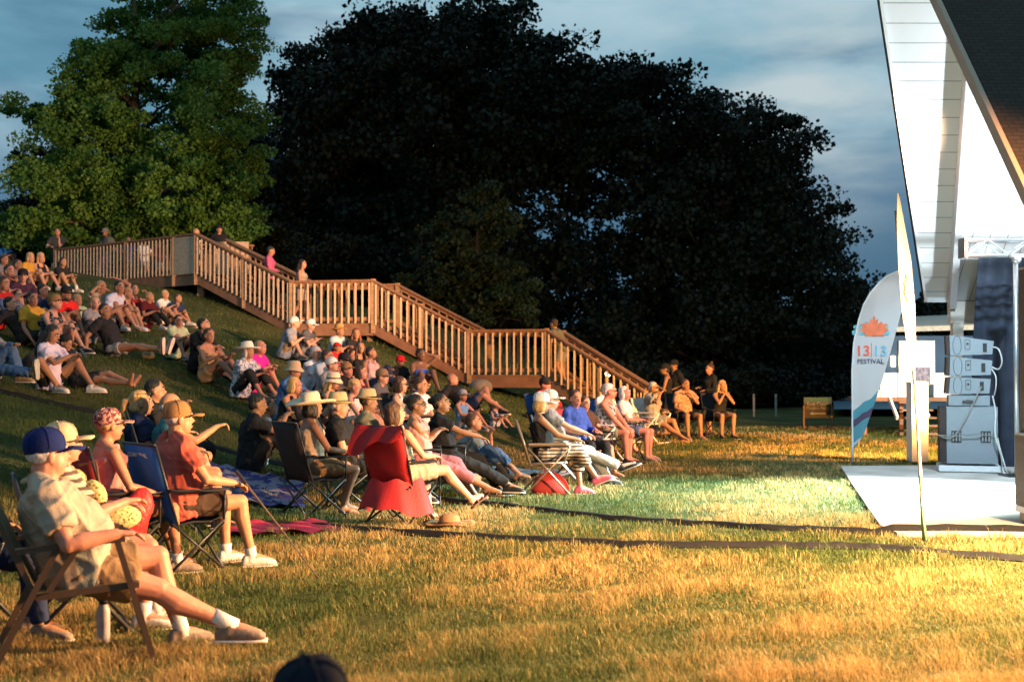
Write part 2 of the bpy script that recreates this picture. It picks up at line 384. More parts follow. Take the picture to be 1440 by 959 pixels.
# per-blade dryness with slope shade painted in: an attribute the material turns into green or straw
dry_shade = np.clip(.62 + .34 * nn + .24 * rng.normal(size=n) + .16 * n3, 0, 1)
dry_shade = dry_shade * (1 - .5 * np.clip((tz_ - .08) / .35, 0, 1))  # slope blades greener, and darkened in colour to stand for dimmer light
at = me.attributes.new('dry_shade', 'FLOAT', 'POINT'); at.data.foreach_set('value', np.repeat(dry_shade, 5).astype(np.float32))
gm = bpy.data.materials.new('grass blade'); gm.use_nodes = True; t = gm.node_tree; bb = t.nodes['Principled BSDF']
an = t.nodes.new('ShaderNodeAttribute'); an.attribute_name = 'dry_shade'; rp = t.nodes.new('ShaderNodeValToRGB'); t.links.new(an.outputs['Fac'], rp.inputs[0])
e = rp.color_ramp.elements; e[0].color = (.030, .062, .014, 1); e[1].color = (.44, .29, .11, 1); q = e.new(.45); q.color = (.085, .125, .03, 1); q = e.new(.7); q.color = (.22, .20, .07, 1)
t.links.new(rp.outputs[0], bb.inputs['Base Color']); bb.inputs['Roughness'].default_value = .7; bb.inputs['Specular IOR Level'].default_value = .25
tr = t.nodes.new('ShaderNodeBsdfTranslucent'); t.links.new(rp.outputs[0], tr.inputs[0]); ms = t.nodes.new('ShaderNodeMixShader'); ms.inputs[0].default_value = .3
t.links.new(bb.outputs[0], ms.inputs[1]); t.links.new(tr.outputs[0], ms.inputs[2]); t.links.new(ms.outputs[0], t.nodes['Material Output'].inputs[0])
me.materials.append(gm)
g = link('grass', me); g['kind'] = 'stuff'; g['label'] = 'short green and straw coloured lawn grass'; g['category'] = 'grass'

# --- rubber cable covers lying across the lawn
RUB = mat('rubber', (.010, .010, .011), .8, .2, 30, .6, 160, spec=.15)
RUB2 = mat('worn rubber', (.20, .18, .17), .75, .3, 18, .6, 120)
def strip(name, k_, m, label, h=.05):
    pts, width = CPTS[k_]; pts = [p.copy() for p in pts]; fine = []
    for i in range(len(pts) - 1):
        for k in range(8): fine.append(pts[i].lerp(pts[i + 1], k / 8))
    fine.append(pts[-1])
    for i, p in enumerate(fine):
        p.x += .015 * math.sin(i * 1.7); p.y += .02 * math.sin(i * .9); p.z = tz(p.x, p.y)
        if inside(pad, np.array([p.x]), np.array([p.y]))[0]: p.z = .045
    V = []; F = []
    for i, p in enumerate(fine):
        tdir = (fine[min(i + 1, len(fine) - 1)] - fine[max(i - 1, 0)]); s = Vector((-tdir.y, tdir.x, 0)).normalized() * width / 2
        hh = h + .006 * math.sin(i * 2.3)
        for k, (a, z) in enumerate([(-1, -.03), (-1, .012), (-.45, hh), (.45, hh), (1, .012), (1, -.03)]):
            V.append(tuple(p + s * a + Vector((0, 0, z))))
    for i in range(len(fine) - 1):
        for k in range(5): F.append((i * 6 + k, i * 6 + k + 1, (i + 1) * 6 + k + 1, (i + 1) * 6 + k))
    F.append((0, 1, 2, 3, 4, 5)); F.append(tuple((len(fine) - 1) * 6 + k for k in (5, 4, 3, 2, 1, 0)))
    return tag(link(name, mesh_np(name, V, F, m)), label, 'cable cover')
strip('cable_cover', 0, RUB, 'long rubber cable cover crossing the lawn nearest the camera')
strip('cable_cover', 1, RUB, 'black cable cover running behind the hat on the grass to the concrete pad')
strip('cable_cover', 2, RUB, 'dark cable cover running down the slope behind the seated crowd')

# ================================================================== TIMBER STAIRCASE AND DECK
WOOD = mat('weathered pine', (.30, .18, .10), .8, .25, 3, .4, 30, stretch=(1, 1, 5))
WOODR = mat('stained rail', (.27, .135, .07), .75, .25, 4, .4, 30, stretch=(5, 5, 1))
WOODF = mat('red brown fascia', (.24, .12, .07), .8, .2, 4, .4, 30)
BALM = mat('pale baluster', (.50, .37, .26), .75, .2, 6, .3, 30, stretch=(1, 1, 4))
deck = thing('wooden_staircase', 'long timber staircase with slatted railings climbing from the lawn to a raised deck', 'staircase', (0, 0, 0))
def pt(px, d, z): v = P(px, 500, d); return Vector((v.x, v.y, z))
D0 = pt(78, 38.0, 4.05); C1 = pt(245, 34.2, 4.05); C2 = pt(276, 33.5, 4.05)
S1 = pt(410, 31.5, 2.66); S2 = pt(525, 31.0, 2.66); S3 = pt(660, 30.2, 1.42); S4 = pt(769, 29.5, 1.42); S5 = pt(908, 28.0, .02)
def railing(A_, B_, h=1.04, name='railing', back=False, gap=.165, solid=False, po=True):
    b = MB(); L = (B_ - A_).length; up = Vector((0, 0, 1)); n_ = Vector((-(B_ - A_).y, (B_ - A_).x, 0)).normalized()
    b.plumb(A_ + up * (h - .03), B_ + up * (h - .03), .15, .045)
    r = b.obj(name, WOODR, deck)
    b = MB(); b.plumb(A_ + up * (h - .125), B_ + up * (h - .125), .045, .09); b.obj('upper_rail', WOODR, r)
    b = MB(); b.plumb(A_ + up * .06, B_ + up * .06, .045, .09); b.obj('bottom_rail', WOODR, r)
    hor = ((B_ - A_).x ** 2 + (B_ - A_).y ** 2) ** .5; k = max(2, int(hor / gap))
    if solid:
        for i in range(5):
            a = A_.lerp(B_, (i + .04) / 5); c = A_.lerp(B_, (i + .96) / 5); q = MB(); q.plumb(a + up * .0 - n_ * .04, c + up * 0 - n_ * .04, .025, h - .05); q.obj('board', BALM, r)
    elif back:
        q = MB()
        for i in range(k): c = A_.lerp(B_, (i + .5) / k); q.box(c + up * (h * .5), (.04, .04, h * .86))
        o = q.obj('baluster', WOOD, r); o['kind'] = 'stuff'
    else:
        proto = None
        for i in range(k):
            c = A_.lerp(B_, (i + .5) / k) - n_ * .045
            if proto is None:
                q = MB(); q.box((0, 0, h * .47), (.042, .042, h * .94)); proto = q.obj('baluster', BALM, r, loc=c)
            else:
                o = proto.copy(); COL.objects.link(o); o.parent = r; o.location = c
            
    return r
def post(c, top, bot, w=.11):
    q = MB(); q.box((c.x, c.y, (top + bot) / 2), (w, w, top - bot)); q.obj('post', WOOD, deck)
def platform(poly, zt):
    b = MB(); b.prism([(p.x, p.y, zt - .04) for p in poly], (0, 0, .035)); b.obj('decking', WOODR, deck)
    b = MB()
    for i in range(len(poly)):
        a = poly[i]; c = poly[(i + 1) % len(poly)]
        b.plumb(Vector((a.x, a.y, zt - .30)), Vector((c.x, c.y, zt - .30)), .045, .255)
    b.obj('fascia', WOODF, deck)
back = Vector((.45, 1.55, 0))
def flight(A_, B_, k):
    b = MB(); up = Vector((0, 0, 1))
    for o_ in (Vector((0, 0, 0)), back): b.plumb(A_ + o_ - up * .26, B_ + o_ - up * .26, .05, .27)
    b.obj('stringer', WOODF, deck)
    b = MB()
    for i in range(k):
        c = A_.lerp(B_, (i + .5) / k); st_ = (B_ - A_) / k; st_.z = 0; z = A_.z + (B_.z - A_.z) * (i + 1) / k + .02
        a0 = Vector((c.x, c.y, z)) - st_ * .55; a1 = a0 + st_ * 1.1
        b.prism([a0 + back * .02, a1 + back * .02, a1 + back * .98, a0 + back * .98], (0, 0, .035))
    b.obj('tread', WOODR, deck)
platform([D0, C1, C2, C2 + Vector((.8, 3.2, 0)), D0 + Vector((1.2, 3.6, 0))], 4.05)
platform([S1, S2, S2 + back, S1 + back], 2.66); platform([S3, S4, S4 + back, S3 + back], 1.42)
flight(C2, S1, 8); flight(S2, S3, 7); flight(S4, S5, 8)
railing(D0, C1); railing(C1, C2, solid=True); railing(C2, S1); railing(S1, S2); railing(S2, S3); railing(S3, S4); railing(S4, S5)
railing(D0 + Vector((1.2, 3.6, 0)), C2 + Vector((.8, 3.2, 0)), back=True, gap=.2)
for a, c in ((C2, S1), (S1, S2), (S2, S3), (S3, S4), (S4, S5)): railing(a + back, c + back, back=True, gap=.2)
for p in (D0, D0.lerp(C1, .62), C1, C2): post(p, 4.05 + 1.06, 4.05 - .3)
for p in (C2.lerp(S1, .52), S1, S2, S2.lerp(S3, .5), S3, S4, S4.lerp(S5, .5), S5):
    post(p, p.z + 1.07, p.z - .24)
for p in (S1, S2, S3, S4, S5): q = p + back; post(q, q.z + 1.07, max(q.z - .3, tz(q.x, q.y) - .1))
for p in (C1.lerp(D0, .1) + Vector((0, .3, 0)), C2 + Vector((.05, .25, 0)), D0 + Vector((.4, .4, 0)), D0.lerp(C1, .5) + Vector((0, .4, 0)), S1 + Vector((.2, .3, 0)), S2 + Vector((-.1, .3, 0)), S3 + Vector((.2, .3, 0)), S4 + Vector((-.1, .3, 0))):
    post(p, p.z - .05, tz(p.x, p.y) - .15, .15)
# stone at foot of a post
b = MB(); p = pt(676, 29.6, 0); b.ell((p.x, p.y, tz(p.x, p.y) + .1), (.28, .22, .2)); tag(b.obj('rock', mat('field stone', (.2, .17, .15), .9, .3, 6, .8, 12), smooth=True), 'rounded stone under the lowest landing of the staircase', 'rock')
# lamp at the staircase
lp = pt(855, 29.6, 1.45); lt = thing('lamp', 'small glowing lamp on a post behind the lowest stair railing', 'lamp', lp)
b = MB(); b.tube([(0, 0, -1.5), (0, 0, -.07)], .02); b.obj('pole', BLACKM, lt)
em = bpy.data.materials.new('lamp glow'); em.use_nodes = True; em.node_tree.nodes['Principled BSDF'].inputs['Emission Color'].default_value = (1, .75, .4, 1); em.node_tree.nodes['Principled BSDF'].inputs['Emission Strength'].default_value = 9
b = MB(); b.ell((0, 0, 0), (.07, .07, .075)); b.obj('bulb', em, lt, True)
# small second deck rail piece beyond the stairs (top of the flight)
b = MB(); q = pt(325, 35.5, 4.05); b = MB(); b.box((q.x, q.y, 4.62), (.95, .06, .9)); sc_ = b.obj('screen_panel', BALM, deck)

# ================================================================== BANDSHELL ROOF
ROOFB = mat('white soffit paint', (.72, .72, .72), .55, .03, 3)
def boards(key, axis, freq, col=(.72, .72, .72)):
    m = bpy.data.materials.new(key); m.use_nodes = True; t = m.node_tree; b_ = t.nodes['Principled BSDF']
    tc_ = t.nodes.new('ShaderNodeTexCoord'); sx = t.nodes.new('ShaderNodeSeparateXYZ'); t.links.new(tc_.outputs['Object'], sx.inputs[0])
    mu = t.nodes.new('ShaderNodeMath'); mu.operation = 'MULTIPLY'; mu.inputs[1].default_value = freq; t.links.new(sx.outputs[axis], mu.inputs[0])
    fr = t.nodes.new('ShaderNodeMath'); fr.operation = 'FRACT'; t.links.new(mu.outputs[0], fr.inputs[0])
    lt_ = t.nodes.new('ShaderNodeMath'); lt_.operation = 'GREATER_THAN'; lt_.inputs[1].default_value = .045; t.links.new(fr.outputs[0], lt_.inputs[0])
    nz = t.nodes.new('ShaderNodeTexNoise'); nz.inputs['Scale'].default_value = 5; nz.inputs['Detail'].default_value = 5
    rr = t.nodes.new('ShaderNodeValToRGB'); t.links.new(nz.outputs[0], rr.inputs[0]); rr.color_ramp.elements[0].color = tuple(c * .9 for c in col) + (1,); rr.color_ramp.elements[1].color = col + (1,)
    mx_ = t.nodes.new('ShaderNodeMixRGB'); t.links.new(lt_.outputs[0], mx_.inputs[0]); mx_.inputs[1].default_value = (.2, .2, .21, 1); t.links.new(rr.outputs[0], mx_.inputs[2])
    t.links.new(mx_.outputs[0], b_.inputs['Base Color']); b_.inputs['Roughness'].default_value = .6
    bp = t.nodes.new('ShaderNodeBump'); bp.inputs['Strength'].default_value = .5; bp.inputs['Distance'].default_value = .01; t.links.new(lt_.outputs[0], bp.inputs['Height']); t.links.new(bp.outputs[0], b_.inputs['Normal'])
    return m
SHING = bpy.data.materials.new('shingles'); SHING.use_nodes = True; t = SHING.node_tree; b_ = t.nodes['Principled BSDF']
tc_ = t.nodes.new('ShaderNodeTexCoord'); mp_ = t.nodes.new('ShaderNodeMapping'); mp_.inputs['Rotation'].default_value = (R(-45), 0, 0); t.links.new(tc_.outputs['Object'], mp_.inputs[0])
bk = t.nodes.new('ShaderNodeTexBrick'); bk.inputs['Scale'].default_value = 5; bk.inputs['Color1'].default_value = (.035, .024, .018, 1); bk.inputs['Color2'].default_value = (.05, .035, .026, 1); bk.inputs['Mortar'].default_value = (.02, .016, .013, 1)
bk.inputs['Mortar Size'].default_value = .03; t.links.new(mp_.outputs[0], bk.inputs[0]); t.links.new(bk.outputs[0], b_.inputs['Base Color']); b_.inputs['Roughness'].default_value = .95
rf = thing('bandshell', 'white plank bandshell roof with steep dark shingled front slope and tan rake board', 'bandshell', (0, 0, 0))
K = 1.01
def zb(Y): return 2.74 + K * (21 - Y)
B_ = Vector((6.79, 21, zb(21))); PK = Vector((3.72, 14.55, zb(14.55))); Bi = Vector((7.18, 21, zb(21))); PKi = Vector((5.55, 14.7, zb(14.7)))
XR = 16
# back slope: overhang soffit, inner ceiling, shingles
up = Vector((0, .0, 1))
b = MB(); b.prism([B_, PK, PKi, Bi], (0, 0, .02)); b.obj('soffit', boards('soffit boards', 2, 4.6), rf)
b = MB(); b.prism([Bi + Vector((.08, 0, -.05)), Vector((PKi.x + .08, PKi.y, PKi.z - .05)), Vector((XR, PKi.y, PKi.z - .05)), Vector((XR, 21, zb(21) - .05))], (0, 0, .02)); b.obj('ceiling', boards('ceiling boards', 0, 3.6), rf)
b = MB(); b.prism([B_ + Vector((-.02, .02, .03)), PK + Vector((-.02, 0, .03)), Vector((XR, PK.y, PK.z + .03)), Vector((XR, 21.05, zb(21.05) + .03))], (0, .09, .1)); b.obj('shingle_slope', SHING, rf)
b = MB(); b.beam(B_ + Vector((-.03, 0, .03)), PK + Vector((-.03, 0, .03)), .03, .20, up=(0, 1, 1)); b.obj('rake_trim', mat('dark trim', (.03, .03, .035), .5), rf)
b = MB(); b.beam(B_ + Vector((-.002, 0, -.03)), PK + Vector((-.002, 0, -.03)), .04, .12, up=(0, 1, 1)); b.obj('rake_board', WHITEP, rf)
b = MB(); b.beam(Bi + Vector((.03, 0, -.10)), PKi + Vector((.03, 0, -.10)), .11, .26, up=(0, 1, 1)); b.obj('rafter', mat('grey white beam', (.55, .54, .56), .6, .06, 10), rf)
b = MB(); b.box(((B_.x + Bi.x) / 2, 21.02, zb(21) - .02), (.42, .04, .12)); b.obj('eave_end', WHITEP, rf)
# front slope: seen from above, dark shingles with tan rake board
def zf(Y): return 3.02 + 1.02 * (Y - 9.24)
F0 = Vector((3.66, 8.55, zf(8.55))); F1 = Vector((3.66, 14.6, zf(14.6)))
b = MB(); b.prism([F0 + Vector((.02, 0, 0)), Vector((XR, 8.55, F0.z)), Vector((XR, 14.6, F1.z)), F1 + Vector((.02, 0, 0))], (0, .07, -.08)); b.obj('shingle_slope', SHING, rf)
b = MB(); b.beam(F0 + Vector((0, 0, -.05)), F1 + Vector((0, 0, -.05)), .04, .10, up=(0, -1, 1)); b.obj('rake_board', mat('tan trim paint', (.50, .38, .28), .6, .06, 10), rf)
# eave beam and post at the back corner
TANP = mat('cream painted timber', (.62, .55, .47), .6, .06, 8)
b = MB(); b.box((11.55, 21.08, 2.50), (8.7, .16, .36)); b.obj('eave_beam', TANP, rf)
b = MB(); b.box((7.33, 21.08, 1.18), (.17, .14, 2.28)); b.obj('post', TANP, rf)

# truss, pole
tr_ = thing('lighting_truss', 'silver aluminium box truss spanning the stage under the white ceiling', 'truss', (0, 0, 0))
a0 = P(1358, 337, 18.5); a1 = P(1358, 359, 18.5); ht = a0.z - a1.z; dpt = .26
bM = MB()
for z in (a0.z, a1.z):
    for y in (18.5, 18.5 + dpt): bM.tube([(a0.x, y, z), (a0.x + 7, y, z)], .02)
bM.obj('chord', ALU, tr_)
bM = MB(); k = 22; st_ = 7 / k
for i in range(k):
    x0 = a0.x + i * st_
    for y in (18.5, 18.5 + dpt):
        z0, z1 = (a0.z, a1.z) if i % 2 else (a1.z, a0.z); bM.tube([(x0, y, z0), (x0 + st_, y, z1)], .011, 6)
    if i % 3 == 0:
        for y in (18.5, 18.5 + dpt): bM.tube([(x0, y, a1.z), (x0, y, a0.z)], .012, 6)
        bM.tube([(x0, 18.5, a0.z), (x0, 18.5 + dpt, a0.z)], .011, 6); bM.tube([(x0, 18.5, a1.z), (x0, 18.5 + dpt, a1.z)], .011, 6)
bM.obj('lattice', ALU, tr_)
c = P(1428, 365, 18.3)
bM = MB(); bM.box((a0.x, 18.63, (a0.z + a1.z) / 2), (.03, .3, ht + .06)); bM.obj('end_plate', ALU, tr_)
pl = thing('support_pole', 'slim grey pole with a clamp holding up the truss beside the dark drape', 'pole', (c.x, 18.3, 0))
bM = MB(); bM.tube([(0, 0, .03), (0, 0, c.z)], .035, 10); bM.obj('tube', ALU, pl, True)
bM = MB(); bM.ell((0, -.03, c.z), (.07, .06, .07)); bM.tube([(-.1, -.02, c.z + .05), (.12, -.02, c.z + .05)], .03); bM.obj('clamp', ALU, pl, True)
bM = MB(); bM.box((0, 0, .055), (.4, .4, .02)); bM.obj('base_plate', BLACKM, pl)

# drape: real folds
a = P(1376, 362, 20.0); zb_ = .05; V = []; F = []; nx_ = 160; nz_ = 14
for j in range(nz_):
    for i in range(nx_):
        u = i / (nx_ - 1); x = a.x + u * 5.2; fz = j / (nz_ - 1)
        yy = 20.0 + .05 * math.sin(u * 52 + .6 * math.sin(fz * 3)) * (.5 + .5 * fz) + .03 * math.sin(u * 131 + 2 * fz) + .03 * math.sin(u * 17)
        x -= .10 * (1 - u) * math.sin(fz * 2.2)
        V.append((x, yy, a.z + (zb_ - a.z) * fz))
for j in range(nz_ - 1):
    for i in range(nx_ - 1): q = j * nx_ + i; F.append((q, q + 1, q + 1 + nx_, q + nx_))
V = np.array(V); n0 = len(V); V = np.r_[V, V + np.array([0, .012, 0])]; F = F + [tuple(i + n0 for i in f[::-1]) for f in F]
tag(link('stage_drape', mesh_np('stage_drape', V, F, mat('navy drape', (.028, .036, .055), .95, .25, 5, .6, 140), True)), 'dark navy drape hanging in folds at the back of the stage', 'curtain')

# ================================================================== LOUDSPEAKERS
GREY = mat('speaker paint', (.19, .225, .26), .55, .05, 30, .15, 200)
GRILL = mat('speaker grille', (.035, .025, .025), .7, .3, 120, .5, 300)
DK = mat('black plastic', (.02, .02, .022), .5, .1)
WHT = mat('white gloss', (.7, .7, .7), .4, .04)
sd = 18.9
def PX(px, py, d=sd): return P(px, py, d)
sub = thing('subwoofer', 'large blue grey subwoofer cabinet with two bar handles on a white wheeled dolly', 'loudspeaker', (0, 0, 0))
x0 = PX(1333, 600).x; x1 = PX(1401, 600).x; zt = PX(1360, 572).z; z0 = PX(1360, 652).z
b = MB(); b.box(((x0 + x1) / 2, sd + .3, (zt + z0) / 2), (x1 - x0, .6, zt - z0)); o = b.obj('cabinet', GREY, sub)
b = MB(); xg = PX(1324, 600).x; b.box(((xg + x0) / 2, sd + .32, (zt + z0) / 2), (x0 - xg - .004, .6, zt - z0 - .02)); b.obj('grille', GRILL, sub)
for hx in (1346, 1385):
    c = PX(hx, 614, sd); b = MB(); 
    b.box((c.x, sd - .004, c.z), (.14, .012, .17)); h_ = b.obj('handle', DK, sub)
    b = MB(); [b.box((c.x + q, sd - .018, c.z), (.022, .016, .13)) for q in (-.045, 0, .045)]; b.obj('grip', GREY, h_)
b = MB(); b.box(((xg + x1) / 2 + .01, sd + .3, PX(0, 659).z), (x1 - xg + .06, .66, .085)); dl = b.obj('dolly', WHT, sub)
wz = .045
for hx in (1328, 1344, 1382, 1398):
    c = PX(hx, 668, sd + .05); b = MB(); b.tube([(c.x - .02, c.y, wz + .045), (c.x + .02, c.y, wz + .045)], .045, 14); b.box((c.x, c.y, wz + .09), (.06, .05, .03)); b.obj('caster', mat('caster blue grey', (.25, .3, .36), .4), dl)
amp = thing('amplifier_case', 'low grey amplifier case between the subwoofer and the tilted speakers', 'amplifier', (0, 0, 0))
b = MB(); a = PX(1336, 556); c = PX(1391, 571); b.box(((a.x + c.x) / 2, sd + .28, (a.z + c.z) / 2), (c.x - a.x, .45, a.z - c.z - .004)); b.obj('case', GREY, amp)
b = MB(); q = PX(1363, 565); b.tube([(q.x - .09, sd + .04, q.z), (q.x + .07, sd + .04, q.z)], .018); b.box((q.x + .0, sd + .045, q.z), (.08, .02, .05)); b.obj('handle', DK, amp)
for i, (tl, tr2, br, bl, lab) in enumerate([((1337, 471), (1396, 480), (1394, 498), (1338, 500), 'topmost of the three tilted grey line array speakers'),
                                       ((1338, 501), (1394, 507), (1392, 527), (1337, 529), 'middle one of the three tilted grey line array speakers'),
                                       ((1338, 530), (1392, 533), (1390, 553), (1336, 554.5), 'lowest of the three tilted speakers, resting on the amplifier case')]):
    s_ = thing('array_speaker', lab, 'loudspeaker', (0, 0, 0), group='line array speakers on the subwoofer')
    pts = [PX(*q) for q in (bl, br, tr2, tl)]; b = MB(); b.prism([(p.x, sd + .03, p.z) for p in pts], (0, .46, 0)); b.obj('cabinet', GREY, s_)
    pl_, pt_ = PX(*bl), PX(*tl); b = MB(); b.prism([(pl_.x - .05, sd + .04, pl_.z + .01), (pl_.x - .004, sd + .04, pl_.z + .005), (pt_.x - .004, sd + .04, pt_.z - .005), (pt_.x - .05, sd + .04, pt_.z - .01)], (0, .44, 0)); b.obj('grille', GRILL, s_)
    c = PX(tr2[0] - 12, (tr2[1] + br[1]) / 2); b = MB(); b.box((c.x, sd + .026, c.z), (.055, .012, .13)); b.obj('handle_slot', DK, s_)
    c = PX(tl[0] + 24, (tl[1] + bl[1]) / 2 - 1); b = MB()
    for (ox, oz, wx, wzz) in ((0, .07, .07, .006), (0, -.07, .07, .006), (.035, 0, .006, .14), (-.035, 0, .006, .14), (0, .01, .03, .03)): b.box((c.x + ox, sd + .026, c.z + oz), (wx, .006, wzz))
    b.obj('badge', DK, s_)
    b = MB(); c2 = PX(tl[0] + 10, (tl[1] + bl[1]) / 2); pts2 = [(c2.x + .06 * math.cos(a_), sd + .027, c2.z + .14 * math.sin(a_)) for a_ in np.linspace(0, 2 * pi, 18)]; b.tube(pts2, .003, 4); b.obj('trim_ring', DK, s_)
# cables and strap
CABW = mat('grey cable', (.55, .55, .55), .5)
def cable(name, pts, r, m, label, cat='cable'):
    pts = [Vector(p) for p in pts]; fine = []
    for i in range(len(pts) - 1):
        p0 = pts[max(i - 1, 0)]; p1 = pts[i]; p2 = pts[i + 1]; p3 = pts[min(i + 2, len(pts) - 1)]
        for k in range(6):
            t_ = k / 6; fine.append(.5 * ((2 * p1) + (-p0 + p2) * t_ + (2 * p0 - 5 * p1 + 4 * p2 - p3) * t_ ** 2 + (-p0 + 3 * p1 - 3 * p2 + p3) * t_ ** 3))
    fine.append(pts[-1]); b = MB(); b.tube(fine, r, 6); return tag(b.obj(name, m, smooth=True), label, cat)
cable('cable', [PX(1395, 488), PX(1405, 492, 18.8), PX(1409, 508, 18.8), PX(1402, 519), PX(1393, 516)], .010, CABW, 'grey cable looping from the topmost speaker to the middle one')
cable('cable', [PX(1393, 519), PX(1401, 530, 18.8), PX(1401, 545, 18.8), PX(1396, 556)], .010, CABW, 'grey cable looping down beside the lowest tilted speaker')
cable('cable', [PX(1394, 556), PX(1398, 580), PX(1400, 610, 18.8), PX(1408, 640, 18.8), (PX(1408, 640).x, 18.7, .055), (PX(1422, 640).x, 18.2, .055)], .012, CABW, 'grey cable running down the edge of the subwoofer to the pad')
cable('cable', [PX(1402, 615, 18.85), PX(1407, 632, 18.8), (PX(1412, 640).x, 18.7, .055), (PX(1425, 640).x, 19.2, .055), (PX(1437, 640).x, 18.6, .055)], .010, CABW, 'grey cable coiled on the pad right of the subwoofer')
cable('ratchet_strap', [PX(1380, 543, 18.88), PX(1347, 611, 18.86), PX(1322, 613, 18.9)], .012, mat('strap', (.2, .2, .2), .6), 'ratchet strap running diagonally across the speaker stack', 'strap')
cable('ratchet_strap', [PX(1322, 612.5, 18.88), PX(1350, 613, 18.85), PX(1402, 611, 18.86)], .009, mat('strap', (.2, .2, .2), .6), 'ratchet strap pulled level around the subwoofer', 'strap')
pv = Vector((PX(1366, 600).x, sd, 0)); rm = Matrix.Rotation(R(-15), 4, 'Z'); off_ = pv - rm @ pv
for o in [q for q in COL.objects if q.parent is None and q.name.split('.')[0] in ('subwoofer', 'amplifier_case', 'array_speaker', 'ratchet_strap', 'cable')]:
    o.location = off_; o.rotation_euler = (0, 0, R(-15))
# tall dark cabinets at the right edge
BRN = mat('brown cabinet', (.10, .065, .05), .6, .15, 20, .3, 150)
dq = 13.0
def tallcab(name, px0, pyt, pyb, w_, label, casters):
    t_ = thing(name, label, 'loudspeaker', (0, 0, 0)); a = P(px0, pyt, dq); c = P(px0, pyb, dq)
    b = MB(); prof = [(a.x, dq - .5), (a.x + .05, dq - .6), (a.x + w_, dq - .6), (a.x + w_, dq), (a.x, dq)]
    b.prism([(x, y, c.z) for x, y in prof], (0, 0, a.z - c.z)); b.obj('cabinet', BRN, t_)
    b = MB(); b.prism([(x + (.01 if x > a.x + .1 else -.008), y - .008, a.z + .002) for x, y in prof], (0, 0, .02)); b.obj('lid', mat('edge trim', (.4, .38, .36), .4), t_)
    if casters:
        b = MB(); b.box((a.x + w_ / 2 + .01, dq - .3, c.z - .035), (w_ + .02, .6, .06)); d_ = b.obj('dolly', WHT, t_)
        for q in (.05, w_ - .06):
            b = MB(); b.tube([(a.x + q - .02, dq - .1, .11), (a.x + q + .02, dq - .1, .11)], .065, 16); b.box((a.x + q, dq - .1, .18), (.05, .06, .06)); b.obj('caster', mat('caster wood', (.35, .22, .12), .5), d_)
    for fx_ in (0.3, .75):
        b = MB(); b.box((a.x + .09, dq - .61, c.z + (a.z - c.z) * fx_), (.035, .02, .09)); b.obj('latch', ALU, t_)
    return t_
tallcab('speaker_cabinet', 1427, 611, 709, .62, 'brown wheeled cabinet at the right edge, standing on a white dolly', True)
tallcab('speaker_cabinet', 1433, 380, 607, .55, 'tall brown cabinet stacked on the wheeled one at the right edge', False)

